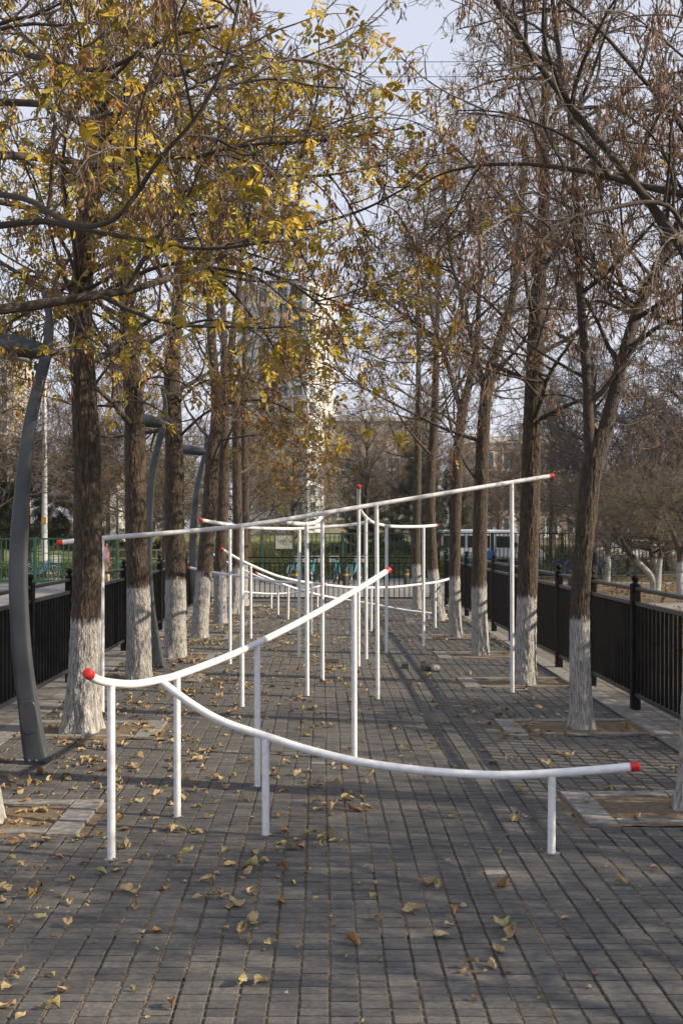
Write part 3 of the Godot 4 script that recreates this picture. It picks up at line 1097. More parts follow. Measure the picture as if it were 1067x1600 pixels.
func make_sculptures() -> void:
	tube_sculpture("nearest white tube sculpture, one low sagging rail branching off a rising rail", [
		[Vector3(-1.356, 1.159, -5.930), Vector3(-1.334, 1.114, -6.030), Vector3(-1.279, 1.066, -6.200), Vector3(-1.198, 1.010, -6.520), Vector3(-1.086, 0.991, -6.840), Vector3(-1.009, 0.982, -7.110), Vector3(-0.774, 1.028, -7.550), Vector3(-0.506, 1.112, -7.940), Vector3(-0.153, 1.253, -8.420), Vector3(0.273, 1.454, -8.910), Vector3(0.592, 1.623, -9.280)],
		[Vector3(-1.086, 0.987, -6.840), Vector3(-0.866, 0.837, -6.790), Vector3(-0.649, 0.728, -6.740), Vector3(-0.372, 0.647, -6.680), Vector3(-0.099, 0.573, -6.620), Vector3(0.229, 0.510, -6.550), Vector3(0.590, 0.476, -6.470), Vector3(0.944, 0.464, -6.400), Vector3(1.176, 0.471, -6.355), Vector3(1.400, 0.492, -6.310), Vector3(1.628, 0.521, -6.260), Vector3(1.898, 0.558, -6.210)]],
		[[0, 0], [0, 1], [1, 1]],
		[[Vector3(-1.277, 0, -6.202), Vector3(-1.279, 1.066, -6.200)], [Vector3(-1.007, 0, -7.111), Vector3(-1.009, 0.982, -7.110)], [Vector3(-0.504, 0, -7.940), Vector3(-0.506, 1.112, -7.940)], [Vector3(0.276, 0, -8.914), Vector3(0.273, 1.454, -8.910)], [Vector3(-0.370, 0, -6.681), Vector3(-0.372, 0.647, -6.680)], [Vector3(1.408, 0, -6.312), Vector3(1.411, 0.493, -6.307)]])
	tube_sculpture("tallest white tube sculpture, long straight rail rising right across the path", [
		[Vector3(-2.790, 1.851, -10.860), Vector3(-2.365, 1.897, -11.000), Vector3(-0.906, 2.032, -11.510), Vector3(0.630, 2.285, -12.000), Vector3(2.305, 2.566, -12.500), Vector3(2.830, 2.652, -12.650)],
		[Vector3(-0.467, 2.077, -11.680), Vector3(-0.316, 2.060, -12.050), Vector3(-0.191, 2.054, -12.230), Vector3(-0.080, 2.084, -12.800), Vector3(-0.004, 2.166, -13.280)]],
		[[0, 0], [0, 1]],
		[[Vector3(-2.364, 0, -10.997), Vector3(-2.365, 1.897, -11.000)], [Vector3(-0.902, 0, -11.498), Vector3(-0.906, 2.032, -11.510)], [Vector3(0.645, 0, -12.008), Vector3(0.630, 2.285, -12.000)], [Vector3(2.312, 0, -12.500), Vector3(2.305, 2.566, -12.500)], [Vector3(-0.183, 0, -12.232), Vector3(-0.191, 2.054, -12.230)], [Vector3(0.000, 0, -13.278), Vector3(-0.004, 2.170, -13.280)]])
	tube_sculpture("white tube sculpture whose curved rail climbs to an upright red end behind the long rail", [
		[Vector3(0.498, 2.582, -14.100), Vector3(0.506, 2.470, -14.450), Vector3(0.525, 2.353, -14.860), Vector3(0.570, 2.256, -15.200), Vector3(0.662, 2.177, -15.690), Vector3(0.780, 2.100, -16.000), Vector3(1.024, 2.046, -16.430), Vector3(1.331, 2.032, -16.900), Vector3(1.712, 2.038, -17.400), Vector3(1.969, 2.058, -17.700)],
		[Vector3(-1.749, 2.123, -14.650), Vector3(-1.377, 2.057, -15.090), Vector3(-1.142, 2.019, -15.350), Vector3(-0.819, 2.000, -15.600), Vector3(-0.362, 1.997, -15.920), Vector3(0.161, 2.035, -16.050), Vector3(0.463, 2.060, -16.100), Vector3(0.751, 2.110, -16.020)]],
		[[0, 0], [0, 1], [1, 0]],
		[[Vector3(0.520, 0, -14.856), Vector3(0.525, 2.353, -14.860)], [Vector3(0.667, 0, -15.686), Vector3(0.662, 2.177, -15.690)], [Vector3(1.024, 0, -16.427), Vector3(1.024, 2.046, -16.430)], [Vector3(1.711, 0, -17.391), Vector3(1.712, 2.038, -17.400)], [Vector3(-1.362, 0, -15.094), Vector3(-1.365, 2.055, -15.103)], [Vector3(-0.362, 0, -15.920), Vector3(-0.362, 1.997, -15.920)]])
	tube_sculpture("white tube sculpture with two waist-high sagging rails crossing the whole path", [
		[Vector3(-1.796, 1.634, -18.300), Vector3(-1.568, 1.481, -18.450), Vector3(-1.305, 1.336, -18.640), Vector3(-0.876, 1.135, -18.950), Vector3(-0.460, 1.019, -19.150), Vector3(-0.205, 0.976, -19.280), Vector3(0.442, 0.876, -19.650), Vector3(0.947, 0.848, -19.930), Vector3(1.335, 0.845, -20.150), Vector3(1.734, 0.865, -20.400), Vector3(2.266, 0.916, -20.650), Vector3(2.599, 0.981, -20.900)],
		[Vector3(-2.612, 1.238, -20.000), Vector3(-1.958, 1.126, -19.830), Vector3(-1.613, 1.089, -19.700), Vector3(-1.225, 1.036, -19.600), Vector3(-0.814, 0.991, -19.450), Vector3(-0.193, 0.970, -19.300)]],
		[[0, 0], [0, 1], [1, 0]],
		[[Vector3(-1.305, 0, -18.637), Vector3(-1.305, 1.336, -18.640)], [Vector3(-0.205, 0, -19.277), Vector3(-0.205, 0.976, -19.280)], [Vector3(0.944, 0, -19.925), Vector3(0.947, 0.848, -19.930)], [Vector3(2.266, 0, -20.645), Vector3(2.266, 0.916, -20.650)], [Vector3(-1.958, 0, -19.827), Vector3(-1.958, 1.126, -19.830)]])
	tube_sculpture("white tube sculpture whose rail slopes down to the ground at the right", [
		[Vector3(-2.649, 1.403, -24.500), Vector3(-2.531, 1.344, -24.400), Vector3(-2.278, 1.210, -24.300), Vector3(-1.500, 0.866, -24.000), Vector3(-1.031, 0.712, -23.770), Vector3(-0.695, 0.625, -23.650), Vector3(-0.264, 0.517, -23.500), Vector3(0.219, 0.421, -23.400), Vector3(1.044, 0.303, -23.200), Vector3(1.811, 0.174, -23.000), Vector3(2.367, 0.114, -22.860), Vector3(2.807, 0.069, -22.800)],
		[Vector3(-1.443, 1.036, -22.200), Vector3(-0.994, 0.838, -22.400), Vector3(-0.759, 0.741, -22.500), Vector3(-0.483, 0.635, -22.750), Vector3(-0.087, 0.506, -23.100), Vector3(0.380, 0.393, -23.380)]],
		[[0, 0], [0, 1], [1, 0]],
		[[Vector3(-2.532, 0, -24.409), Vector3(-2.537, 1.347, -24.405)], [Vector3(-1.031, 0, -23.774), Vector3(-1.031, 0.712, -23.770)], [Vector3(1.043, 0, -23.188), Vector3(1.044, 0.303, -23.200)], [Vector3(2.367, 0, -22.857), Vector3(2.367, 0.114, -22.860)], [Vector3(-0.761, 0, -22.535), Vector3(-0.746, 0.736, -22.512)]])
	tube_sculpture("lowest and farthest white tube sculpture, knee-high rail by the end fence", [
		[Vector3(-2.032, 0.444, -25.400), Vector3(-1.737, 0.401, -25.500), Vector3(-1.283, 0.364, -25.660), Vector3(-0.790, 0.379, -25.800), Vector3(-0.389, 0.451, -25.950), Vector3(-0.130, 0.529, -26.000), Vector3(0.066, 0.592, -26.200)]],
		[[0, 0], [0, 1]],
		[[Vector3(-1.283, 0, -25.662), Vector3(-1.283, 0.364, -25.660)], [Vector3(-0.130, 0, -26.016), Vector3(-0.120, 0.532, -26.010)]])

# ------------------------------------------------------------------ fences
func fence_line(called: String, label: String, posts: Array, style: Dictionary) -> void:
	var base: Vector3 = posts[0]
	var root := thing(called, label, "fence", base)
	var pa := Acc.new()
	var pw: float = style.post
	pa.cbox(Vector3(0, style.post_h * 0.5, 0), Vector3(pw, style.post_h, pw), 0.006)
	var pm := pa.mesh()
	var ball: ArrayMesh = null
	if style.has("ball"):
		var b := Acc.new()
		var r: float = style.ball
		var prof := [[pw * 0.62, 0.0], [pw * 0.62, 0.012], [pw * 0.40, 0.018], [r * 0.55, 0.026], [r * 0.5, 0.036]]
		for k in 9:
			var th := lerpf(-1.0, PI * 0.5, k / 8.0)
			prof.append([maxf(r * cos(th), 0.0), 0.036 + r * 0.85 + r * sin(th)])
		b.lathe(prof, Vector3.ZERO, 16)
		ball = b.mesh()
	var ba := Acc.new()
	var bh: float = style.bar_top - style.bar_low
	ba.box(Vector3(0, bh * 0.5, 0), Vector3(style.bar, bh, style.bar))
	var bm := ba.mesh()
	for i in posts.size():
		var p: Vector3 = posts[i] - base
		var d: Vector3 = (posts[mini(i + 1, posts.size() - 1)] - posts[maxi(i - 1, 0)]).normalized()
		var turn := atan2(-d.z, d.x)
		var post := part("post", pm, style.mat, root, p)
		post.rotation.y = turn
		if ball:
			part("post_ball", ball, style.mat, post, Vector3(0, style.post_h, 0))
		if i == posts.size() - 1:
			break
		var q: Vector3 = posts[i + 1] - base
		var dd := (q - p).normalized()
		var l := p.distance_to(q) - pw - 0.002
		var o := p + dd * (pw * 0.5 + 0.001)
		var tt := atan2(-dd.z, dd.x)
		for r in style.rails:                    # [height, radius or height of section, round, material]
			var a := Acc.new()
			if r[2]:
				a.tube(PackedVector3Array([Vector3.ZERO, Vector3(l, 0, 0)]), PackedFloat32Array([r[1], r[1]]), 12)
			else:
				a.cbox(Vector3(l * 0.5, 0, 0), Vector3(l, r[1], r[1] * 1.1), 0.004)
			var rr := part(r[4], a.mesh(), r[3], root, o + Vector3(0, r[0], 0))
			rr.rotation.y = tt
		var n := int(round(l / style.gap))
		for k in n:
			var b := part("bar", bm, style.mat, root, o + dd * (l * (k + 0.5) / n) + Vector3(0, style.bar_low, 0))
			b.rotation.y = tt

func make_fences() -> void:
	var black := {"mat": M.black_steel, "post": 0.095, "post_h": 1.375, "ball": 0.042, "bar": 0.031, "bar_low": 0.19, "bar_top": 1.155, "gap": 0.124,
		"rails": [[1.335, 0.026, true, M.rail_steel, "handrail"], [1.175, 0.044, false, M.rail_steel, "top_rail"], [0.168, 0.044, false, M.rail_steel, "bottom_rail"]]}
	var posts := []
	for k in range(-3, 10):
		var z := 11.35 + 1.73 * k
		posts.append(Vector3(3.46 - 0.0135 * (z - 11.35), 0, -z))
	fence_line("black_railing", "black steel railing with ball-topped posts along the right side", posts, black)
	posts = []
	for k in range(-4, 10):
		var z := 11.6 + 1.73 * k
		posts.append(Vector3(-3.31 + 0.011 * (z - 11.6), 0, -z))
	fence_line("black_railing", "black steel railing with ball-topped posts along the left side", posts, black)
	var cross := black.duplicate()
	cross.merge({"post": 0.07, "post_h": 1.27, "bar": 0.022, "bar_low": 0.135, "bar_top": 1.05, "gap": 0.137,
		"rails": [[1.215, 0.035, false, M.black_steel, "handrail"], [1.065, 0.03, false, M.black_steel, "top_rail"], [0.12, 0.036, false, M.black_steel, "bottom_rail"]]}, true)
	fence_line("black_railing", "see-through black railing closing the far end of the path", [Vector3(-3.05, 0, -27.85), Vector3(0.05, 0, -27.85), Vector3(3.15, 0, -27.85)], cross)
	var green := {"mat": M.green_steel, "post": 0.11, "post_h": 1.66, "bar": 0.03, "bar_low": 0.14, "bar_top": 1.6, "gap": 0.185,
		"rails": [[1.63, 0.055, false, M.green_steel, "top_rail"], [0.09, 0.11, false, M.green_steel, "bottom_rail"]]}
	posts = []
	for k in 4:
		posts.append(Vector3(-16.4 + 2.98 * k, 0, -37.2))
	fence_line("green_railing", "green steel railing at the left, ending behind the first tree trunk", posts, green)
	green = green.duplicate()
	green.merge({"mat": M.dark_green_steel, "post_h": 1.84, "bar_top": 1.78, "rails": [[1.81, 0.05, false, M.dark_green_steel, "top_rail"], [0.11, 0.13, false, M.dark_green_steel, "bottom_rail"]]}, true)
	posts = []
	for k in 7:
		posts.append(Vector3(-2.28, 0, -38.5).lerp(Vector3(16.0, 0, -44.4), k / 6.0))
	fence_line("green_railing", "long green steel railing behind the end of the path, with a white board", posts, green)
	var grey_rail := {"mat": M.galv, "post": 0.06, "post_h": 0.95, "bar": 0.03, "bar_low": 0.3, "bar_top": 0.9, "gap": 0.45,
		"rails": [[0.92, 0.06, false, M.galv, "top_rail"], [0.28, 0.05, false, M.galv, "bottom_rail"]]}
	posts = []
	for k in 5:
		posts.append(Vector3(-11.5 + 1.9 * k, 0, -52.0))
	fence_line("grey_guard_rail", "low pale grey guard rail seen between the left tree trunks", posts, grey_rail)
	var bd := Acc.new()
	bd.cbox(Vector3.ZERO, Vector3(0.66, 0.50, 0.02), 0.004, Basis(Vector3.UP, 0.30))
	tag(part("notice_board", bd.mesh(), M.board, self, Vector3(-1.46, 1.49, -38.68)), "blank pale grey board fixed on the green railing", "board")

# ------------------------------------------------------------------ street furniture
func loft(a: Acc, rows: Array, sides: int, pw: float) -> void:   # rows: [centre, half width along x, half depth along z]
	var base := a.v.size()
	var m := rows.size()
	for i in m:
		var t: Vector3 = (rows[mini(i + 1, m - 1)][0] - rows[maxi(i - 1, 0)][0]).normalized()
		var bx := Vector3(t.y, -t.x, 0).normalized()
		for j in sides + 1:
			var th := TAU * j / sides
			var cx := signf(cos(th)) * pow(absf(cos(th)), 2.0 / pw)
			var cz := signf(sin(th)) * pow(absf(sin(th)), 2.0 / pw)
			var nx := signf(cos(th)) * pow(absf(cos(th)), 2.0 - 2.0 / pw)
			var nz := signf(sin(th)) * pow(absf(sin(th)), 2.0 - 2.0 / pw)
			var hw: float = rows[i][1]
			var hd: float = rows[i][2]
			a.vert(rows[i][0] + bx * cx * hw + Vector3(0, 0, -cz * hd), (bx * nx * hd + Vector3(0, 0, -nz * hw)).normalized(), Vector2(float(j) / sides, rows[i][0].y))
	for i in m - 1:
		for j in sides:
			var p := base + i * (sides + 1) + j
			var q := p + sides + 1
			a.idx.append(p); a.idx.append(q); a.idx.append(q + 1)
			a.idx.append(p); a.idx.append(q + 1); a.idx.append(p + 1)

func street_lamp() -> Node3D:
	var root := thing("street_lamp", "nearest curved grey lamp post, left of the first big trunk", "street lamp", Vector3(-2.425, 0, -8.74), 0.0, "curved grey lamp posts along the left")
	var prof := [[1192.0, 60.0, 38.0], [1160.0, 53.5, 35.0], [1105.0, 45.5, 31.0], [1037.0, 36.5, 29.0], [970.0, 31.5, 28.0], [902.0, 29.0, 28.0], [835.0, 31.0, 26.5], [767.0, 35.5, 23.0], [700.0, 42.0, 20.0], [650.0, 49.5, 19.0], [600.0, 61.0, 17.5], [555.0, 72.0, 17.0], [522.0, 77.0, 14.0], [490.0, 77.0, 11.0], [452.0, 69.0, 9.0]]
	var rows := []
	var pts := []
	for r in prof:                                # outline in units of 1/183 m
		pts.append(Vector3((r[1] - 60.0) * 0.00546, (1192.0 - r[0]) * 0.00546, r[2] * 0.00273))
	var sm := catmull(pts, 5)
	for p in sm:
		rows.append([Vector3(p.x, p.y - 0.005, 0), p.z, p.z * 0.62])
	var a := Acc.new()
	loft(a, rows, 28, 5.0)
	part("post", a.mesh(), M.lamp_grey, root)
	a = Acc.new()                                 # the flush door low on the post
	var poly := []
	for k in 28:
		var th := TAU * k / 28
		poly.append(Vector2(0.070 * signf(cos(th)) * pow(absf(cos(th)), 0.55), 0.14 * signf(sin(th)) * pow(absf(sin(th)), 0.55)))
	a.prism(poly, 0.012, 0.002, Transform3D(Basis(Vector3.BACK, 0.145), Vector3(-0.062, 0.40, 0.0575)))
	var door := part("access_door", a.mesh(), M.lamp_grey, root)
	a = Acc.new()
	for s in [-0.11, 0.11]:
		a.lathe([[0.006, 0.0], [0.006, 0.003], [0.0, 0.004]], Vector3(-0.062 - s * 0.145, 0.40 + s, 0.0637), 8, Basis(Vector3.RIGHT, PI * 0.5))
	part("screw", a.mesh(), M.rail_steel, door)
	a = Acc.new()                                 # bolts at the foot
	for s in [-0.06, 0.0, 0.06]:
		a.lathe([[0.013, 0.0], [0.013, 0.008], [0.008, 0.013], [0.0, 0.014]], Vector3(s, 0.035, 0.063), 8, Basis(Vector3.RIGHT, PI * 0.5))
	part("foot_bolt", a.mesh(), M.lamp_grey, root)
	a = Acc.new()                                 # the long drop-shaped head
	var hp := [[0.0, 0.0], [0.01, 0.018], [0.03, 0.030], [0.09, 0.052], [0.18, 0.075], [0.28, 0.094], [0.40, 0.106], [0.50, 0.104], [0.58, 0.09], [0.63, 0.066], [0.66, 0.035], [0.67, 0.0]]
	var tilt := Basis(Vector3.BACK, PI * 0.5 - 0.14)
	for h in hp:
		h.reverse()
	a.lathe(hp, Vector3.ZERO, 24, tilt)
	var head := part("lamp_head", a.mesh(), M.lamp_grey, root, Vector3(0.17, 3.50, 0))
	a = Acc.new()
	a.cbox(Vector3.ZERO, Vector3(0.34, 0.03, 0.13), 0.01, Basis(Vector3.BACK, -0.14))
	part("lens", a.mesh(), M.lens, head, Vector3(-0.40, -0.045, 0.0))
	return root

func ring(r: float, w: float, n := 24) -> Acc:
	var a := Acc.new()
	var p := PackedVector3Array()
	for i in n + 1:
		p.append(Vector3(cos(TAU * i / n) * r, sin(TAU * i / n) * r, 0))
	a.tube(p, even(n + 1, w, w), 8, false)
	return a

func rod(a: Acc, p: Vector3, q: Vector3, r: float, sides := 8) -> void:
	a.tube(PackedVector3Array([p, q]), PackedFloat32Array([r, r]), sides)

func bicycle(paint: Material, label: String) -> Node3D:
	var root := thing("bicycle", label, "bicycle", Vector3.ZERO, 0.0, "shared bicycles parked behind the fence")
	for x in [-0.52, 0.52]:
		var w := part("wheel", ring(0.305, 0.024).mesh(), M.rubber, root, Vector3(x, 0.329, 0))
		var a := ring(0.28, 0.010)
		for k in 9:
			var th := TAU * k / 18
			rod(a, Vector3(cos(th) * 0.28, sin(th) * 0.28, 0.012), Vector3(-cos(th) * 0.28, -sin(th) * 0.28, -0.012), 0.0025, 4)
		a.lathe([[0.03, -0.04], [0.03, 0.04]], Vector3.ZERO, 8, Basis(Vector3.RIGHT, PI * 0.5))
		part("rim", a.mesh(), M.chrome, w)
		a = Acc.new()
		var g := PackedVector3Array()
		for k in 12:
			var th := lerpf(0.2, 2.9, k / 11.0)
			g.append(Vector3(x + cos(th) * 0.36, 0.329 + sin(th) * 0.36, 0))
		a.tube(g, even(12, 0.022, 0.022), 6)
		part("mudguard", a.mesh(), paint, root)
	var f := Acc.new()
	rod(f, Vector3(0.36, 0.86, 0), Vector3(-0.05, 0.33, 0), 0.030)
	rod(f, Vector3(-0.05, 0.33, 0), Vector3(-0.2, 0.80, 0), 0.024)
	rod(f, Vector3(-0.05, 0.33, 0), Vector3(-0.52, 0.329, 0.06), 0.014)
	rod(f, Vector3(-0.17, 0.66, 0), Vector3(-0.52, 0.329, 0.06), 0.012)
	rod(f, Vector3(0.35, 0.92, 0), Vector3(0.52, 0.329, 0.05), 0.018)
	part("frame", f.mesh(), paint, root)
	f = Acc.new()
	f.tube(catmull([Vector3(0.26, 1.06, 0.28), Vector3(0.36, 1.08, 0.16), Vector3(0.37, 1.02, 0.0), Vector3(0.36, 1.08, -0.16), Vector3(0.26, 1.06, -0.28)], 5), even(21, 0.014, 0.014), 8)
	rod(f, Vector3(0.35, 0.90, 0), Vector3(0.37, 1.03, 0), 0.015)
	part("handlebar", f.mesh(), M.black_plastic, root)
	f = Acc.new()
	f.prism([Vector2(0.14, 0.0), Vector2(0.05, 0.03), Vector2(-0.1, 0.07), Vector2(-0.13, 0.0), Vector2(-0.1, -0.07), Vector2(0.05, -0.03)], 0.05, 0.015, Transform3D(Basis(Vector3.RIGHT, PI * 0.5), Vector3(-0.22, 0.90, 0)))
	rod(f, Vector3(-0.2, 0.78, 0), Vector3(-0.22, 0.89, 0), 0.014)
	part("saddle", f.mesh(), M.black_plastic, root)
	f = Acc.new()
	for k in 5:
		var y := 0.74 + 0.06 * k
		for s in [[Vector3(0.46, y, -0.15), Vector3(0.46, y, 0.15)], [Vector3(0.74, y, -0.15), Vector3(0.74, y, 0.15)], [Vector3(0.46, y, 0.15), Vector3(0.74, y, 0.15)], [Vector3(0.46, y, -0.15), Vector3(0.74, y, -0.15)]]:
			rod(f, s[0], s[1], 0.007, 4)
	f.cbox(Vector3(0.6, 0.73, 0), Vector3(0.27, 0.015, 0.29), 0.004)
	for x in [0.46, 0.6, 0.74]:
		for z in [-0.15, 0.15]:
			rod(f, Vector3(x, 0.73, z), Vector3(x, 0.985, z), 0.008, 4)
	part("basket", f.mesh(), M.galv, root)
	f = Acc.new()
	f.lathe([[0.09, -0.006], [0.09, 0.006]], Vector3(-0.05, 0.33, 0.06), 14, Basis(Vector3.RIGHT, PI * 0.5))
	rod(f, Vector3(-0.05, 0.33, 0.07), Vector3(0.06, 0.20, 0.09), 0.009)
	rod(f, Vector3(-0.05, 0.33, -0.07), Vector3(-0.16, 0.46, -0.09), 0.009)
	f.cbox(Vector3(0.06, 0.20, 0.13), Vector3(0.09, 0.02, 0.07), 0.005)
	f.cbox(Vector3(-0.16, 0.46, -0.13), Vector3(0.09, 0.02, 0.07), 0.005)
	part("crank", f.mesh(), M.black_plastic, root)
	return root

func scooter(label: String, at: Vector3, turn: float) -> void:
	var root := thing("motor_scooter", label, "scooter", at, turn)
	for x in [-0.62, 0.62]:
		var w := part("wheel", ring(0.18, 0.05, 20).mesh(), M.rubber, root, Vector3(x, 0.23, 0))
		var a := Acc.new()
		a.lathe([[0.0, -0.03], [0.14, -0.03], [0.14, 0.03], [0.0, 0.03]], Vector3.ZERO, 14, Basis(Vector3.RIGHT, PI * 0.5))
		part("rim", a.mesh(), M.chrome, w)
	var b := Acc.new()
	b.prism([Vector2(-0.75, 0.45), Vector2(-0.2, 0.30), Vector2(0.30, 0.28), Vector2(0.42, 0.36), Vector2(0.36, 0.42), Vector2(0.25, 0.36), Vector2(-0.12, 0.38), Vector2(-0.18, 0.66), Vector2(-0.80, 0.70)], 0.26, 0.04, Transform3D.IDENTITY)
	part("body", b.mesh(), M.black_plastic, root)
	b = Acc.new()
	b.prism([Vector2(0.34, 0.36), Vector2(0.56, 0.44), Vector2(0.42, 1.0), Vector2(0.34, 1.02), Vector2(0.40, 0.7)], 0.34, 0.03, Transform3D.IDENTITY)
	part("front_shield", b.mesh(), M.black_plastic, root)
	b = Acc.new()
	rod(b, Vector3(0.62, 0.23, 0), Vector3(0.40, 1.0, 0), 0.03)
	rod(b, Vector3(0.33, 1.06, -0.33), Vector3(0.36, 1.04, 0), 0.018)
	rod(b, Vector3(0.33, 1.06, 0.33), Vector3(0.36, 1.04, 0), 0.018)
	rod(b, Vector3(0.36, 1.06, 0.2), Vector3(0.34, 1.26, 0.28), 0.008)
	b.cbox(Vector3(0.34, 1.29, 0.29), Vector3(0.02, 0.08, 0.12), 0.006)
	part("handlebar", b.mesh(), M.rail_steel, root)
	b = Acc.new()
	b.cbox(Vector3(-0.45, 0.75, 0), Vector3(0.66, 0.11, 0.27), 0.04)
	part("seat", b.mesh(), M.rubber, root)
	b = Acc.new()
	b.cbox(Vector3(-0.86, 0.96, 0), Vector3(0.36, 0.32, 0.38), 0.03)
	part("cargo_box", b.mesh(), M.blue, root)

func bollard(label: String, at: Vector3) -> void:
	var root := thing("bollard", label, "bollard", at, 0.0, "dark bollards with yellow bands")
	var a := Acc.new()
	a.lathe([[0.10, 0.0], [0.10, 0.58], [0.09, 0.61], [0.0, 0.62]], Vector3.ZERO, 14)
	part("post", a.mesh(), M.bollard, root)
	for y in [0.40]:
		a = Acc.new()
		a.lathe([[0.1, 0.0], [0.103, 0.002], [0.103, 0.068], [0.1, 0.07]], Vector3(0, y, 0), 14)
		part("yellow_band", a.mesh(), M.yellow, root)

func light_pole(label: String, at: Vector3, h: float, r: float, m: Material, tagged: bool) -> void:
	var root := thing("light_pole", label, "pole", at)
	var a := Acc.new()
	a.tube(PackedVector3Array([Vector3.ZERO, Vector3(0, h * 0.5, 0), Vector3(0, h, 0)]), PackedFloat32Array([r, r * 0.85, r * 0.6]), 16)
	part("shaft", a.mesh(), m, root)
	a = Acc.new()
	a.cbox(Vector3(0, 0.02, 0), Vector3(r * 4.2, 0.04, r * 4.2), 0.006)
	for k in 4:
		var d := Vector3(1, 0, 0).rotated(Vector3.UP, TAU * k / 4 + 0.78)
		a.face([d * r * 0.9 + Vector3(0, 0.3, 0), d * r * 0.9, d * r * 2.4 + Vector3(0, 0.04, 0)], Vector3(d.z, 0, -d.x))
	part("base_plate", a.mesh(), m, root)
	if tagged:
		a = Acc.new()
		a.cbox(Vector3(0, 2.35, r * 0.94 + 0.006), Vector3(r * 1.5, 0.32, 0.012), 0.003)
		part("yellow_tag", a.mesh(), M.yellow, root)
	a = Acc.new()
	a.tube(catmull([Vector3(0, h - 0.1, 0), Vector3(0.2, h + 0.5, 0.1), Vector3(1.4, h + 0.75, 0.3)], 6), even(13, r * 0.5, r * 0.35), 10)
	part("arm", a.mesh(), m, root)
	a = Acc.new()
	a.cbox(Vector3(1.6, h + 0.76, 0.34), Vector3(0.6, 0.1, 0.25), 0.03)
	part("lamp_head", a.mesh(), M.lamp_grey, root)

func van(label: String, at: Vector3) -> void:         # faces +x, 5.25 m long
	var root := thing("minibus", label, "van", at)
	var a := Acc.new()
	var side := [Vector2(-2.6, 0.45), Vector2(-2.63, 0.9), Vector2(-2.55, 1.75), Vector2(-2.4, 1.93), Vector2(-1.0, 1.97), Vector2(0.9, 1.94), Vector2(1.25, 1.84), Vector2(1.92, 1.13), Vector2(2.35, 1.0), Vector2(2.58, 0.82), Vector2(2.63, 0.5), Vector2(2.55, 0.32), Vector2(2.17, 0.30), Vector2(2.06, 0.56), Vector2(1.83, 0.70), Vector2(1.57, 0.68), Vector2(1.36, 0.52), Vector2(1.28, 0.30), Vector2(-1.18, 0.30), Vector2(-1.27, 0.52), Vector2(-1.48, 0.69), Vector2(-1.74, 0.70), Vector2(-1.96, 0.56), Vector2(-2.06, 0.32)]
	a.prism(side, 1.78, 0.09, Transform3D.IDENTITY)
	part("body", a.mesh(), M.car_paint, root)
	var pane := func(poly: Array, called: String, m: Material, th := 0.012) -> void:
		for s in [-1.0, 1.0]:
			var b := Acc.new()
			b.prism(poly, th, 0.003, Transform3D(Basis.IDENTITY, Vector3(0, 0, s * (0.89 + th * 0.4))))
			part(called, b.mesh(), m, root)
	pane.call([Vector2(-2.36, 1.08), Vector2(-1.28, 1.08), Vector2(-1.28, 1.66), Vector2(-2.30, 1.66)], "side_window", M.dark_glass)
	pane.call([Vector2(-1.18, 1.08), Vector2(-0.08, 1.08), Vector2(-0.08, 1.66), Vector2(-1.18, 1.66)], "side_window", M.dark_glass)
	pane.call([Vector2(0.22, 1.08), Vector2(1.22, 1.08), Vector2(0.98, 1.62), Vector2(0.22, 1.64)], "side_window", M.dark_glass)
	pane.call([Vector2(0.06, 0.36), Vector2(0.075, 0.36), Vector2(0.075, 1.7), Vector2(0.06, 1.7)], "door_gap", M.black_plastic, 0.006)
	pane.call([Vector2(-1.23, 0.36), Vector2(-1.215, 0.36), Vector2(-1.215, 1.7), Vector2(-1.23, 1.7)], "door_gap", M.black_plastic, 0.006)
	pane.call([Vector2(0.14, 0.93), Vector2(0.30, 0.93), Vector2(0.30, 0.965), Vector2(0.14, 0.965)], "door_handle", M.black_plastic, 0.03)
	pane.call([Vector2(2.2, 0.84), Vector2(2.54, 0.72), Vector2(2.5, 0.86), Vector2(2.3, 0.96)], "headlight", M.lamp_glass, 0.02)
	pane.call([Vector2(-2.58, 0.9), Vector2(-2.48, 0.9), Vector2(-2.44, 1.5), Vector2(-2.52, 1.5)], "tail_light", M.tail_red, 0.02)
	a = Acc.new()
	a.face([Vector3(1.28, 1.80, -0.76), Vector3(1.28, 1.80, 0.76), Vector3(1.91, 1.16, 0.78), Vector3(1.91, 1.16, -0.78)], Vector3(1, 1, 0))
	part("windscreen", a.mesh(), M.dark_glass, root, Vector3(0.012, 0.012, 0))
	a = Acc.new()
	a.cbox(Vector3(2.6, 0.42, 0), Vector3(0.12, 0.2, 1.7), 0.03)
	part("bumper", a.mesh(), M.black_plastic, root)
	for x in [-1.62, 1.70]:
		for s in [-1.0, 1.0]:
			var w := part("wheel", ring(0.24, 0.085, 22).mesh(), M.rubber, root, Vector3(x, 0.325, s * 0.78))
			a = Acc.new()
			a.lathe([[0.0, -0.06], [0.2, -0.05], [0.21, 0.0], [0.2, 0.05], [0.0, 0.06]], Vector3.ZERO, 16, Basis(Vector3.RIGHT, PI * 0.5))
			part("rim", a.mesh(), M.chrome, w)
		a = Acc.new()
	a.cbox(Vector3(1.18, 1.22, 1.02), Vector3(0.1, 0.2, 0.16), 0.03)
	part("wing_mirror", a.mesh(), M.black_plastic, root)

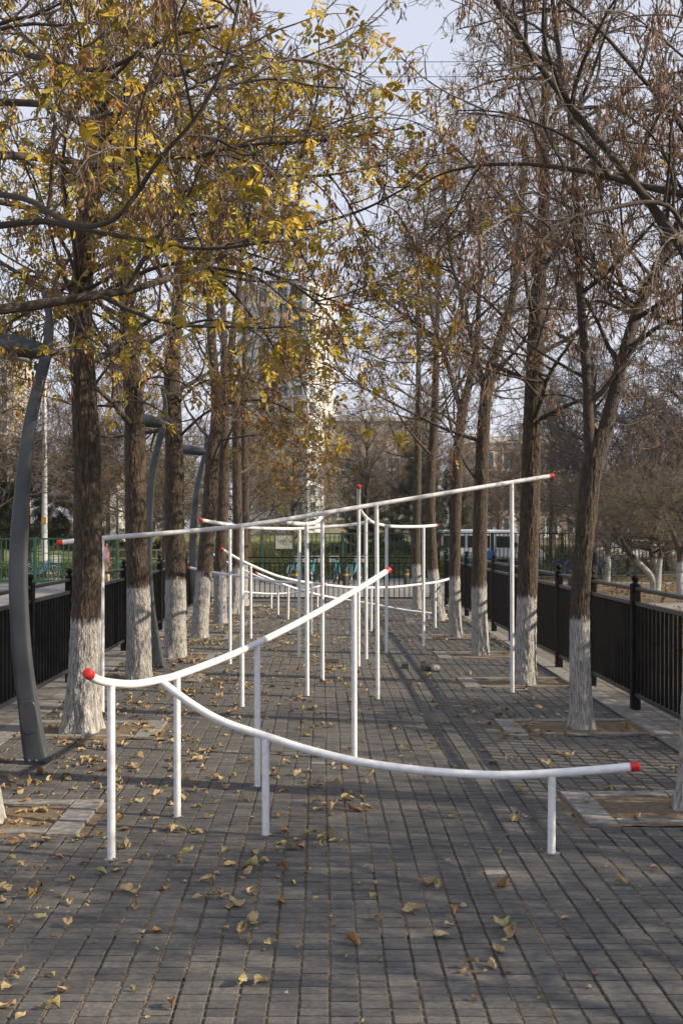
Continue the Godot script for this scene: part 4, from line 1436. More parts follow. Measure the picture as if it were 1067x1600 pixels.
func car(label: String, at: Vector3, turn: float) -> void:
	var root := thing("parked_car", label, "car", at, turn)
	var a := Acc.new()
	a.prism([Vector2(-2.15, 0.4), Vector2(-2.2, 0.75), Vector2(-2.1, 0.95), Vector2(-1.4, 1.02), Vector2(-0.85, 1.42), Vector2(0.2, 1.45), Vector2(1.0, 0.98), Vector2(1.9, 0.85), Vector2(2.2, 0.65), Vector2(2.2, 0.35), Vector2(1.72, 0.25), Vector2(1.62, 0.55), Vector2(1.3, 0.66), Vector2(1.0, 0.55), Vector2(0.9, 0.25), Vector2(-0.95, 0.25), Vector2(-1.05, 0.55), Vector2(-1.35, 0.66), Vector2(-1.65, 0.55), Vector2(-1.75, 0.28)], 1.7, 0.1, Transform3D.IDENTITY)
	part("body", a.mesh(), M.car_paint, root)
	for s in [-1.0, 1.0]:
		for q in [[Vector2(-1.2, 1.0), Vector2(-0.4, 1.0), Vector2(-0.4, 1.35), Vector2(-0.8, 1.35)], [Vector2(-0.3, 1.0), Vector2(0.75, 1.0), Vector2(0.2, 1.36), Vector2(-0.3, 1.36)]]:
			a = Acc.new()
			a.prism(q, 0.012, 0.003, Transform3D(Basis.IDENTITY, Vector3(0, 0, s * 0.855)))
			part("side_window", a.mesh(), M.dark_glass, root)
		for x in [-1.35, 1.3]:
			var w := part("wheel", ring(0.23, 0.08, 20).mesh(), M.rubber, root, Vector3(x, 0.31, s * 0.76))
			a = Acc.new()
			a.lathe([[0.0, -0.06], [0.2, -0.05], [0.2, 0.05], [0.0, 0.06]], Vector3.ZERO, 14, Basis(Vector3.RIGHT, PI * 0.5))
			part("rim", a.mesh(), M.chrome, w)

func goal_frame(label: String, at: Vector3) -> void:
	var root := thing("steel_frame", label, "frame", at)
	for x in [0.0, 0.6]:
		var a := Acc.new()
		a.cbox(Vector3(x, 1.9, 0), Vector3(0.1, 3.8, 0.1), 0.01)
		part("upright", a.mesh(), M.blue, root)
	for y in [0.5, 1.6, 2.7, 3.7]:
		var a := Acc.new()
		a.cbox(Vector3(0.3, y, 0), Vector3(0.5, 0.07, 0.07), 0.008)
		part("crossbar", a.mesh(), M.galv if y < 3 else M.blue, root)

# ------------------------------------------------------------------ buildings
func block(called: String, label: String, at: Vector3, size: Vector3, turn: float, wall: Material, cols: Array, floors: int, win: Vector2, first: float, step: float, side_cols: Array, bands: bool) -> void:
	var root := thing(called, label, "building", at, turn)
	var a := Acc.new()
	a.cbox(Vector3(0, size.y * 0.5, 0), size, 0.03)
	part("wall", a.mesh(), wall, root)
	a = Acc.new()
	a.cbox(Vector3(0, size.y + 0.35, 0), Vector3(size.x + 0.3, 0.7, size.z + 0.3), 0.05)
	part("roof_parapet", a.mesh(), M.trim, root)
	var fr := Acc.new()                                       # window: surround, pane set back in it, sill
	var w := win.x
	var h := win.y
	for s in [-1.0, 1.0]:
		fr.box(Vector3(s * (w * 0.5 + 0.04), 0, 0.07), Vector3(0.12, h + 0.24, 0.2))
		fr.box(Vector3(0, s * (h * 0.5 + 0.06), 0.072), Vector3(w, 0.12, 0.2))
	fr.box(Vector3(0, 0, 0.05), Vector3(0.07, h, 0.1))
	fr.box(Vector3(0, -h * 0.5 - 0.2, 0.14), Vector3(w + 0.5, 0.15, 0.3))
	var fm := fr.mesh()
	var pn := Acc.new()
	pn.box(Vector3(0, 0, 0.02), Vector3(w, h, 0.05))
	var pm := pn.mesh()
	for f in floors:
		var y := first + step * f
		for x in cols:
			var o := part("window", fm, M.trim, root, Vector3(x, y, size.z * 0.5))
			part("pane", pm, M.window, o)
		for z in side_cols:
			var o := part("window", fm, M.trim, root, Vector3(size.x * 0.5, y, z))
			o.rotation.y = PI * 0.5
			part("pane", pm, M.window, o)
		if bands:
			a = Acc.new()
			a.box(Vector3(0, y - h * 0.5 - 0.55, 0), Vector3(size.x + 0.12, 0.22, size.z + 0.12))
			part("floor_band", a.mesh(), M.trim, root)

func make_buildings() -> void:
	block("tower_block", "tall white apartment tower rising behind the trees in the middle", Vector3(-6.96, 0, -198.6), Vector3(15.5, 48, 11), deg_to_rad(-29), M.white_wall, [-5.6, -1.8, 2.6, 5.8], 15, Vector2(2.0, 1.9), 3.0, 3.1, [3.7], true)
	block("long_building", "long beige low building under the sky in the middle", Vector3(7.2, 0, -132), Vector3(14, 15.2, 12), 0.0, M.beige_wall, [-4.5, -1.5, 1.5, 4.5], 2, Vector2(1.5, 1.3), 4.0, 6.0, [], false)
	block("apartment_block", "beige apartment block with windows behind the right-hand trunks", Vector3(17.5, 0, -98), Vector3(9, 9.8, 9), 0.1, M.beige_wall, [-3, -1, 1, 3], 3, Vector2(1.1, 1.5), 2.2, 3.0, [], false)
	block("apartment_block", "tall beige apartment block at the far left edge", Vector3(-52, 0, -134), Vector3(25, 25, 14), 0.12, M.beige_wall, [-10, -7, -4, -1, 2, 5, 8, 11], 9, Vector2(1.5, 1.6), 2.4, 3.1, [-4, 0, 4], false)
	block("pale_kiosk", "small pale utility building seen left of the second trunk", Vector3(-15.2, 0, -73), Vector3(1.9, 5.3, 3), 0.0, M.white_wall, [0], 1, Vector2(0.7, 0.9), 3.9, 3.0, [], false)
	block("long_building", "low tan building behind the trees at the right edge", Vector3(43, 0, -125), Vector3(44, 7.0, 12), -0.1, M.tan_wall, [-18, -14, -10, -6, -2, 2, 6, 10, 14, 18], 2, Vector2(1.8, 1.6), 2.4, 3.3, [], false)

# ------------------------------------------------------------------ people
func blob(a: Acc, caps: Array, cell: float, k: float) -> void:    # tapered capsules joined smoothly, meshed as surface nets
	var lo := Vector3.ONE * 1e9
	var hi := -lo
	for c in caps:
		var r: float = maxf(c[2], c[3])
		for p in [c[0], c[1]]:
			lo = lo.min(p - Vector3.ONE * r)
			hi = hi.max(p + Vector3.ONE * r)
	lo -= Vector3.ONE * (k + cell * 2.0)
	hi += Vector3.ONE * (k + cell * 2.0)
	var nx := int((hi.x - lo.x) / cell) + 2
	var ny := int((hi.y - lo.y) / cell) + 2
	var nz := int((hi.z - lo.z) / cell) + 2
	var f := PackedFloat32Array()
	f.resize(nx * ny * nz)
	f.fill(1.0)
	for c in caps:
		var p: Vector3 = c[0]
		var q: Vector3 = c[1]
		var ra: float = c[2]
		var rb: float = c[3]
		var pad := maxf(ra, rb) + k + cell * 2.0
		var l0 := ((p.min(q) - Vector3.ONE * pad - lo) / cell).floor()
		var l1 := ((p.max(q) + Vector3.ONE * pad - lo) / cell).ceil()
		var pq := q - p
		var len2 := maxf(pq.length_squared(), 1e-9)
		for z in range(maxi(0, int(l0.z)), mini(nz, int(l1.z) + 1)):
			for y in range(maxi(0, int(l0.y)), mini(ny, int(l1.y) + 1)):
				for x in range(maxi(0, int(l0.x)), mini(nx, int(l1.x) + 1)):
					var s := lo + Vector3(x, y, z) * cell
					var t := clampf((s - p).dot(pq) / len2, 0, 1)
					var d := s.distance_to(p + pq * t) - lerpf(ra, rb, t)
					var at := (z * ny + y) * nx + x
					var e := f[at]
					var h := clampf(0.5 + 0.5 * (d - e) / k, 0, 1)
					f[at] = lerpf(d, e, h) - k * h * (1.0 - h)
	var ids := {}
	var step := [1, nx, nx * ny]
	for z in nz - 1:
		for y in ny - 1:
			for x in nx - 1:
				var at := (z * ny + y) * nx + x
				var mask := 0
				for c in 8:
					if f[at + (c & 1) * step[0] + ((c >> 1) & 1) * step[1] + ((c >> 2) & 1) * step[2]] < 0.0:
						mask |= 1 << c
				if mask == 0 or mask == 255:
					continue
				var sum := Vector3.ZERO
				var cnt := 0
				for c in 8:
					for b in 3:
						if c & (1 << b):
							continue
						var c2 := c | (1 << b)
						if ((mask >> c) & 1) == ((mask >> c2) & 1):
							continue
						var i0: int = at + (c & 1) * step[0] + ((c >> 1) & 1) * step[1] + ((c >> 2) & 1) * step[2]
						var v0 := f[i0]
						var v1 := f[i0 + step[b]]
						var o := Vector3(c & 1, (c >> 1) & 1, (c >> 2) & 1)
						o[b] += v0 / (v0 - v1)
						sum += o
						cnt += 1
				var g := Vector3(f[at + step[0]] - f[at], f[at + step[1]] - f[at], f[at + step[2]] - f[at])
				var far: int = at + step[0] + step[1] + step[2]
				g += Vector3(f[far] - f[far - step[0]], f[far] - f[far - step[1]], f[far] - f[far - step[2]])
				ids[at] = a.vert(lo + (Vector3(x, y, z) + sum / cnt) * cell, g.normalized())
	for z in range(1, nz - 1):
		for y in range(1, ny - 1):
			for x in range(1, nx - 1):
				var at := (z * ny + y) * nx + x
				for b in 3:
					if (f[at] < 0.0) == (f[at + step[b]] < 0.0):
						continue
					var u: int = step[(b + 1) % 3]
					var w: int = step[(b + 2) % 3]
					var q := [at, at - u, at - u - w, at - w]
					var ok := true
					for i in q:
						ok = ok and ids.has(i)
					if not ok:
						continue
					var e := [ids[q[0]], ids[q[1]], ids[q[2]], ids[q[3]]]
					if f[at] < 0.0:
						a.idx.append_array(PackedInt32Array([e[0], e[2], e[1], e[0], e[3], e[2]]))
					else:
						a.idx.append_array(PackedInt32Array([e[0], e[1], e[2], e[0], e[2], e[3]]))

func person(label: String, at: Vector3, turn: float, s: float, coat: Material, pants: Material, long_hair: bool, arm_out: float) -> void:   # walking, faces +z
	var root := thing("person", label, "person", at, turn)
	var j := {"hip": Vector3(0, 0.92, 0), "chest": Vector3(0, 1.25, 0.01), "neck": Vector3(0, 1.40, 0.0), "head": Vector3(0, 1.545, 0.03)}
	for g in [-1.0, 1.0]:
		var n := "l" if g < 0 else "r"
		j[n + "sh"] = Vector3(g * 0.165, 1.35, 0)
		j[n + "el"] = Vector3(g * (0.215 + arm_out * 0.06), 1.08, -0.05 + 0.05 * g)
		j[n + "wr"] = Vector3(g * 0.21, 0.90 + arm_out * 0.05, 0.10 + 0.07 * g)
		j[n + "hp"] = Vector3(g * 0.09, 0.90, 0)
		j[n + "kn"] = Vector3(g * 0.095, 0.48, 0.10 * g + 0.05)
		j[n + "an"] = Vector3(g * 0.095, 0.08, 0.20 * g - 0.02)
	for key in j:
		j[key] *= s
	var body := []
	body.append([j.hip, j.chest, 0.125 * s, 0.125 * s])
	body.append([j.chest, j.neck, 0.11 * s, 0.055 * s])
	body.append([j.neck, j.head, 0.052 * s, 0.06 * s])
	body.append([j.head + Vector3(0, 0.025, -0.02) * s, j.head + Vector3(0, -0.055, 0.035) * s, 0.093 * s, 0.058 * s])
	var coat_c := [[j.hip + Vector3(0, -0.08, 0) * s, j.chest, 0.158 * s, 0.155 * s], [j.chest, j.neck - Vector3(0, 0.03, 0) * s, 0.14 * s, 0.075 * s], [j.lsh, j.rsh, 0.075 * s, 0.075 * s]]
	var pant_c := []
	var shoe_c := []
	for n in ["l", "r"]:
		body.append([j[n + "sh"], j[n + "el"], 0.048 * s, 0.04 * s])
		body.append([j[n + "el"], j[n + "wr"], 0.038 * s, 0.027 * s])
		body.append([j[n + "hp"], j[n + "kn"], 0.08 * s, 0.052 * s])
		body.append([j[n + "kn"], j[n + "an"], 0.05 * s, 0.035 * s])
		body.append([j[n + "an"], j[n + "an"] + Vector3(0, -0.045, 0.13) * s, 0.035 * s, 0.03 * s])
		coat_c.append([j[n + "sh"], j[n + "el"], 0.068 * s, 0.058 * s])
		coat_c.append([j[n + "el"], j[n + "wr"].lerp(j[n + "el"], 0.1), 0.056 * s, 0.044 * s])
		pant_c.append([j[n + "hp"], j[n + "kn"], 0.098 * s, 0.07 * s])
		pant_c.append([j[n + "kn"], j[n + "an"] + Vector3(0, 0.03, 0) * s, 0.068 * s, 0.055 * s])
		shoe_c.append([j[n + "an"] + Vector3(0, -0.035, -0.04) * s, j[n + "an"] + Vector3(0, -0.045, 0.14) * s, 0.044 * s, 0.038 * s])
	pant_c.append([j.lhp, j.rhp, 0.11 * s, 0.11 * s])
	var a := Acc.new()
	blob(a, body, 0.02, 0.035)
	blob(a, [[j.head + Vector3(0, -0.005, 0.075) * s, j.head + Vector3(0, -0.03, 0.096) * s, 0.012, 0.016], [j.head + Vector3(0.088, -0.01, 0) * s, j.head + Vector3(0.09, -0.035, 0) * s, 0.014, 0.012], [j.head + Vector3(-0.088, -0.01, 0) * s, j.head + Vector3(-0.09, -0.035, 0) * s, 0.014, 0.012]], 0.006, 0.008)
	for n in ["l", "r"]:                                   # hands: palm, four fingers, thumb
		var g := -1.0 if n == "l" else 1.0
		var w: Vector3 = j[n + "wr"]
		var d: Vector3 = (w - j[n + "el"]).normalized()
		var across := d.cross(Vector3(g, 0, 0)).normalized()
		var hand := [[w, w + d * 0.075, 0.027, 0.03], [w + d * 0.07 + across * 0.024, w + d * 0.08 - across * 0.024, 0.017, 0.016]]
		for k in 4:
			var b := w + d * 0.088 + across * (0.028 - 0.018 * k)
			var fl: float = [0.042, 0.048, 0.045, 0.034][k]
			var mid := b + d * fl + Vector3(-g * 0.008, 0, 0)
			hand.append([b, mid, 0.0095, 0.009])
			hand.append([mid, mid + d * fl * 0.7 + Vector3(-g * 0.022, 0, 0), 0.009, 0.0075])
		var tb := w + d * 0.03 + across * 0.028
		hand.append([tb, tb + d * 0.03 + across * 0.025, 0.012, 0.010])
		hand.append([tb + d * 0.03 + across * 0.025, tb + d * 0.06 + across * 0.022 + Vector3(-g * 0.01, 0, 0), 0.010, 0.008])
		blob(a, hand, 0.006, 0.008)
	part("body", a.mesh(), M.skin, root)
	a = Acc.new()
	blob(a, coat_c, 0.02, 0.03)
	part("coat", a.mesh(), coat, root)
	a = Acc.new()
	blob(a, pant_c, 0.02, 0.03)
	part("trousers", a.mesh(), pants, root)
	a = Acc.new()
	blob(a, shoe_c, 0.014, 0.015)
	part("shoes", a.mesh(), M.black_cloth, root)
	a = Acc.new()
	var hair := [[j.head + Vector3(0, 0.045, -0.03) * s, j.head + Vector3(0, -0.01, -0.05) * s, 0.094 * s, 0.085 * s]]
	if long_hair:
		hair.append([j.head + Vector3(0, 0.0, -0.06) * s, j.neck + Vector3(0, -0.05, -0.08) * s, 0.075 * s, 0.05 * s])
	blob(a, hair, 0.014, 0.03)
	part("hair", a.mesh(), M.hair, root)
	for g in [-1.0, 1.0]:
		a = Acc.new()
		a.lathe([[0.0, -0.008], [0.006, -0.004], [0.008, 0.0], [0.006, 0.004], [0.0, 0.008]], j.head + Vector3(g * 0.032, 0.012, 0.076) * s, 8)
		part("eye", a.mesh(), M.hair, root)
# ------------------------------------------------------------------ ground, litter
func sheet(called: String, pts: Array, m: Material) -> void:
	var a := Acc.new()
	a.face(pts, Vector3.UP)
	struct(called, a.mesh(), m)

func make_ground() -> void:
	# one sheet to the horizon; the lawn behind the far fence rises a little
	var a := Acc.new()
	var xs := [-700.0, -200.0, -90.0, -40.0, -16.0, -5.0, 5.0, 8.0, 40.0, 90.0, 200.0, 700.0]
	var zs := [60.0, 0.0, -30.0, -46.0, -56.0, -66.0, -80.0, -100.0, -140.0, -240.0, -900.0]
	var hgt := func(x: float, z: float) -> float:
		return -0.03 + (1.15 * smoothstep(-47.0, -84.0, z) if x <= 8.0 else 0.0)
	for i in xs.size() - 1:
		for j in zs.size() - 1:
			a.face([Vector3(xs[i], hgt.call(xs[i], zs[j]), zs[j]), Vector3(xs[i + 1], hgt.call(xs[i + 1], zs[j]), zs[j]), Vector3(xs[i + 1], hgt.call(xs[i + 1], zs[j + 1]), zs[j + 1]), Vector3(xs[i], hgt.call(xs[i], zs[j + 1]), zs[j + 1])], Vector3.UP)
	struct("ground", a.mesh(), M.ground)
	a = Acc.new()
	for i in range(1, 7):
		for j in range(2, 9):
			a.face([Vector3(xs[i], hgt.call(xs[i], zs[j]) + 0.006, zs[j]), Vector3(xs[i + 1], hgt.call(xs[i + 1], zs[j]) + 0.006, zs[j]), Vector3(xs[i + 1], hgt.call(xs[i + 1], zs[j + 1]) + 0.006, zs[j + 1]), Vector3(xs[i], hgt.call(xs[i], zs[j + 1]) + 0.006, zs[j + 1])], Vector3.UP)
	struct("lawn", a.mesh(), M.lawn)
	sheet("forecourt", [Vector3(-40, -0.018, -29.6), Vector3(6.5, -0.018, -29.6), Vector3(6.5, -0.018, -42), Vector3(-40, -0.018, -42)], M.paving)
	sheet("side_pavement", [Vector3(-40, -0.018, 8), Vector3(-4.6, -0.018, 8), Vector3(-4.6, -0.018, -29.6), Vector3(-40, -0.018, -29.6)], M.paving)
	sheet("road", [Vector3(6.0, -0.020, -48.4), Vector3(120, -0.020, -48.4), Vector3(120, -0.020, -59), Vector3(6.0, -0.020, -59)], M.asphalt)
	sheet("footpath", [Vector3(4.7, -0.022, -24.5), Vector3(40, -0.022, -30.5), Vector3(40, -0.022, -32.5), Vector3(4.7, -0.022, -27.0)], M.paving)
	sheet("footpath", [Vector3(6.0, -0.022, -37.0), Vector3(40, -0.022, -37.6), Vector3(40, -0.022, -39.4), Vector3(6.0, -0.022, -38.6)], M.paving)

func ground_density(x: float, z: float) -> float:        # leaves gather at the left, in the pits and in drifts
	var d := 0.25 + 0.75 * clampf(-x / 2.6, -0.22, 1.0)
	d += 0.9 * maxf(0.0, noise_b.get_noise_2d(x * 2.2, z * 1.5))
	return clampf(d, 0.12, 1.5)

func make_litter() -> void:
	rng.seed = 4242
	var labels := [
		["curled tan leaf on dark pavers", "tan leaves fallen on the near path"],
		["withered brown leaf on dark pavers", "brown leaves fallen on the near path"],
		["dull olive-yellow leaf on dark pavers", "olive-yellow leaves fallen on the near path"]]
	var made := 0
	var rest := [[], [], [], [], [], [], [], []]
	var rest_c := [[], [], [], [], [], [], [], []]
	var clumps := []
	for i in 80:
		clumps.append(Vector3(rng.randf_range(-2.9, 2.2), 0, -rng.randf_range(4.6, 20.0)))
	clumps += [Vector3(-2.0, 0, -8.6), Vector3(-2.2, 0, -8.9), Vector3(-1.75, 0, -8.5), Vector3(-1.9, 0, -12.2), Vector3(-1.6, 0, -12.5), Vector3(-1.3, 0, -12.9), Vector3(-2.1, 0, -12.9), Vector3(-1.0, 0, -11.6), Vector3(-0.25, 0, -4.9), Vector3(-0.55, 0, -5.55), Vector3(-0.12, 0, -11.2), Vector3(2.05, 0, -10.2), Vector3(2.15, 0, -10.0), Vector3(2.9, 0, -10.3), Vector3(-0.9, 0, -24.0), Vector3(-1.3, 0, -24.3), Vector3(-1.6, 0, -25.0), Vector3(-0.7, 0, -25.0)]
	var spots := []
	for c in clumps:
		var n := rng.randi_range(4, 11)
		if c.x > 0.5:
			n = n / 3 + 2
		for k in n:
			var r := absf(rng.randfn(0.0, 0.11))
			var th := rng.randf() * TAU
			spots.append([c + Vector3(cos(th) * r * 1.3, 0.012 * float(k % 3) * exp(-r * 10.0), sin(th) * r), 0.0])
	var tries := 0
	while spots.size() < 3600 and tries < 20000:
		tries += 1
		var z := -rng.randf_range(3.9, 27.0)
		var x := rng.randf_range(-3.0, 3.2)
		if rng.randf() < ground_density(x, z) * 0.8:
			spots.append([Vector3(x, 0, z), 0.0])
	spots.sort_custom(func(p, q): return p[0].z > q[0].z)
	for s in spots:
		var p: Vector3 = s[0]
		var in_view := absf(p.x + p.z * 0.018) < -p.z * 0.35 and p.z < -4.1
		var k := rng.randi() % 8
		var c := 0 if rng.randf() < 0.55 else (1 if rng.randf() < 0.5 else 2)
		var b := Basis(Vector3.UP, rng.randf() * TAU) * Basis(Vector3.RIGHT, rng.randfn(0.0, 0.15)) * Basis(Vector3.BACK, rng.randfn(0.0, 0.2) + (PI if rng.randf() < 0.3 else 0.0))
		b = b.scaled(Vector3.ONE * (clampf(rng.randfn(0.72, 0.2), 0.4, 1.2) if rng.randf() < 0.66 else rng.randf_range(0.2, 0.45)))
		var low := 0.0
		for q in litter_meshes[k].get_meta("hull"):
			low = minf(low, (b * q).y)
		p.y += 0.001 - low
		if made < 300 and in_view:
			var o := part("fallen_leaf", litter_meshes[k], M["litter%d" % c], self, p)
			o.basis = b
			var side := "left of the nearest sculpture" if p.x < -1.3 else ("right of the low sagging rail" if p.x > 1.5 else ("under the nearest sculpture" if p.z < -6.1 else "in front of the nearest sculpture"))
			tag(o, labels[c][0] + ", " + side, "leaf", labels[c][1] + ", " + side)
			made += 1
		else:
			rest[k].append(Transform3D(b, p))
			var t := rng.randf_range(0.75, 1.2)
			rest_c[k].append([Color(0.58, 0.43, 0.23), Color(0.38, 0.22, 0.095), Color(0.46, 0.40, 0.18)][c] * t)
	var root := thing("leaf_litter", "scattered dry leaves on the farther pavers of the path", "leaf litter")
	root.set_meta("kind", "stuff")
	for k in 8:
		scatter("leaves", litter_meshes[k], M.litter, rest[k], rest_c[k], root)
	# litter under the park trees to the right
	var rx := [[], [], []]
	var rc := [[], [], []]
	for i in 9000:
		var z := -rng.randf_range(5.0, 42.0)
		var x := rng.randf_range(4.7, 24.0)
		if rng.randf() > 0.5 + 0.8 * noise_b.get_noise_2d(x * 0.5, z * 0.5):
			continue
		var k := rng.randi() % 3
		rx[k].append(Transform3D(Basis.from_euler(Vector3(rng.randfn(0, 0.3), rng.randf() * TAU, rng.randfn(0, 0.3))).scaled(Vector3.ONE * rng.randf_range(0.9, 1.7)), Vector3(x, -0.01, z)))
		var t := rng.randf_range(0.7, 1.25)
		rc[k].append(Color(0.40 * t, 0.25 * t, 0.07 * t))
	root = thing("leaf_litter", "orange-brown leaf litter on the soil beyond the right railing", "leaf litter")
	root.set_meta("kind", "stuff")
	for k in 3:
		scatter("leaves", litter_meshes[k], M.litter, rx[k], rc[k], root)

func make_bricks() -> void:
	var brick := func(label: String, at: Vector3, turn: float) -> void:
		var a := Acc.new()
		a.cbox(Vector3.ZERO, Vector3(0.215, 0.068, 0.105), 0.006)
		var o := part("loose_brick", a.mesh(), M.old_brick, self, at)
		o.rotation.y = turn
		tag(o, label, "brick")
	brick.call("loose brick lying crosswise behind the long tube leg in mid-path", Vector3(0.14, 0.036, -15.28), 0.03)
	brick.call("loose brick lying lengthwise alone on the right half of the path", Vector3(1.19, 0.036, -14.7), 1.45)
	brick.call("loose brick touching a round pale stone on the right half of the path", Vector3(1.47, 0.036, -14.5), 1.85)
	var a := Acc.new()
	blob(a, [[Vector3(-0.02, 0.05, 0), Vector3(0.02, 0.052, 0.01), 0.052, 0.045], [Vector3(0.03, 0.035, 0), Vector3(-0.02, 0.03, 0.02), 0.035, 0.03]], 0.012, 0.02)
	tag(part("round_stone", a.mesh(), M.stone, self, Vector3(1.585, 0.0, -14.35)), "round pale stone leaning against a loose brick", "stone")

# ------------------------------------------------------------------ the avenue
func make_avenue() -> void:
	var yellow := {"leaf_p": 0.30, "leaf_kind": "yellow", "leaf_low": 7.0, "seed_p": 0.08, "h0": 3.3, "reach": 3.3, "limbs": 15}
	var bare := {"h0": 3.2, "leaf_p": 0.006, "leaf_kind": "tan", "seed_p": 0.032, "reach": 3.1, "limbs": 14}
	var with := func(a: Dictionary, b: Dictionary) -> Dictionary:
		var d: Dictionary = a.duplicate()
		d.merge(b, true)
		return d
	# left row
	avenue_tree("yellow-leaved tree cut by the left edge, its trunk only just in view", Vector3(-2.36, 0, -6.97),
		[Vector3.ZERO, Vector3(-0.05, 1.2, 0), Vector3(-0.1, 2.6, 0), Vector3(-0.08, 4, 0), Vector3(-0.05, 6, 0), Vector3(0, 9, 0)], [0.16, 0.15, 0.14, 0.12, 0.08, 0.02], with.call(yellow, {"h0": 3.3, "limbs": 11}), [
		{"pts": [Vector3(-0.02, 4.89, 0.02), Vector3(0.54, 4.81, 0.17), Vector3(0.88, 4.58, 0.27), Vector3(1.21, 4.42, 0.37), Vector3(1.53, 4.36, 0.47), Vector3(1.78, 4.38, 0.57), Vector3(2.09, 4.38, 0.67)], "r0": 0.028},
		{"pts": [Vector3(-0.03, 4.01, 0.07), Vector3(0.50, 4.01, 0.27), Vector3(0.80, 3.91, 0.47), Vector3(1.14, 3.82, 0.57), Vector3(1.52, 3.73, 0.67), Vector3(1.76, 3.70, 0.77), Vector3(2.04, 3.71, 0.87)], "r0": 0.026},
		{"pts": [Vector3(-0.03, 4.27, 0.07), Vector3(0.53, 4.03, 0.67), Vector3(0.91, 3.76, 1.07), Vector3(1.21, 3.73, 1.27), Vector3(1.47, 4.02, 1.37), Vector3(1.69, 4.22, 1.47), Vector3(1.84, 4.45, 1.57), Vector3(1.93, 4.74, 1.67)], "r0": 0.022, "sp": {"dens": 0.6}},
		{"pts": [Vector3(-0.03, 5.30, 0.07), Vector3(0.61, 4.90, 0.67), Vector3(1.07, 4.69, 0.97), Vector3(1.48, 4.78, 1.17), Vector3(1.78, 4.80, 1.27)], "r0": 0.022}], [])
	avenue_tree("yellow-leaved tree with the thickest whitewashed trunk, first in full at left", Vector3(-2.37, 0, -10.1),
		[Vector3.ZERO, Vector3(0.04, 1.12, 0), Vector3(0.06, 2.16, 0), Vector3(0.05, 2.8, 0.02), Vector3(0.016, 3.43, 0), Vector3(-0.02, 4.06, -0.03), Vector3(0.01, 4.5, 0), Vector3(0.07, 5.32, 0), Vector3(0.17, 6.08, 0), Vector3(0.23, 6.7, 0.05), Vector3(0.3, 7.4, 0), Vector3(0.4, 9.4, 0)], [0.178, 0.138, 0.134, 0.127, 0.118, 0.112, 0.105, 0.095, 0.085, 0.08, 0.06, 0.02], with.call(yellow, {"rough": 0.015, "flare": 0.30}), [
		{"pts": [Vector3(0.1, 5.2, 0.00), Vector3(0.43, 5.51, 0.20), Vector3(0.94, 5.49, 0.50), Vector3(1.41, 5.43, 0.70), Vector3(1.89, 5.45, 0.90), Vector3(2.54, 5.43, 1.10), Vector3(3.07, 5.48, 1.20)], "r0": 0.045},
		{"pts": [Vector3(0.02, 4.5, 0.00), Vector3(0.69, 4.70, 0.30), Vector3(1.34, 4.70, 0.60), Vector3(2.06, 4.71, 0.80), Vector3(2.69, 4.82, 1.00), Vector3(3.14, 5.02, 1.10)], "r0": 0.032},
		{"pts": [Vector3(0.05, 5.0, 0.00), Vector3(0.81, 5.16, 0.30), Vector3(1.63, 5.29, 0.50), Vector3(2.35, 5.24, 0.70), Vector3(2.93, 5.30, 0.80)], "r0": 0.03},
		{"pts": [Vector3(0.2, 6.2, 0.00), Vector3(1.15, 6.30, 0.50), Vector3(1.88, 6.28, 0.80), Vector3(2.57, 6.07, 1.00)], "r0": 0.03},
		{"pts": [Vector3(0.0, 4.2, 0.00), Vector3(0.75, 4.49, 0.30), Vector3(1.46, 4.47, 0.60), Vector3(2.06, 4.24, 0.80), Vector3(2.46, 3.87, 0.90), Vector3(2.60, 3.46, 1.00)], "r0": 0.026},
		{"pts": [Vector3(0.01, 3.93, 0.00), Vector3(-0.23, 4.14, 0.50), Vector3(-0.44, 3.89, 0.80), Vector3(-0.55, 3.40, 1.00)], "r0": 0.02}], [])
	avenue_tree("dark-barked tree second in full in the left row, white tube in front", Vector3(-2.45, 0, -13.68),
		[Vector3.ZERO, Vector3(-0.01, 1.21, 0), Vector3(-0.045, 2.22, 0), Vector3(-0.05, 3.08, 0), Vector3(-0.08, 3.93, 0), Vector3(-0.15, 4.79, 0), Vector3(-0.19, 5.47, 0), Vector3(-0.15, 6.24, 0), Vector3(-0.1, 9, 0)], [0.165, 0.148, 0.14, 0.135, 0.12, 0.1, 0.09, 0.075, 0.02], with.call(yellow, {"leaf_p": 0.11, "seed_p": 0.05, "flare": 0.2, "dens": 0.6, "limbs": 12, "reach": 2.8, "white": 1.21}), [
		{"pts": [Vector3(-0.06, 3.85, 0.00), Vector3(0.24, 3.98, 0.28), Vector3(0.68, 3.86, 0.48), Vector3(1.04, 3.51, 0.68)], "r0": 0.02},
		{"pts": [Vector3(-0.11, 4.27, 0.00), Vector3(0.44, 4.52, 0.48), Vector3(1.05, 4.63, 0.78), Vector3(1.62, 4.43, 0.98), Vector3(1.95, 4.02, 1.08)], "r0": 0.028}], [])
	var tan := {"leaf_p": 0.75, "leaf_kind": "tan", "leaf_s": 0.85, "leaf_low": 20.0, "dens": 1.2}
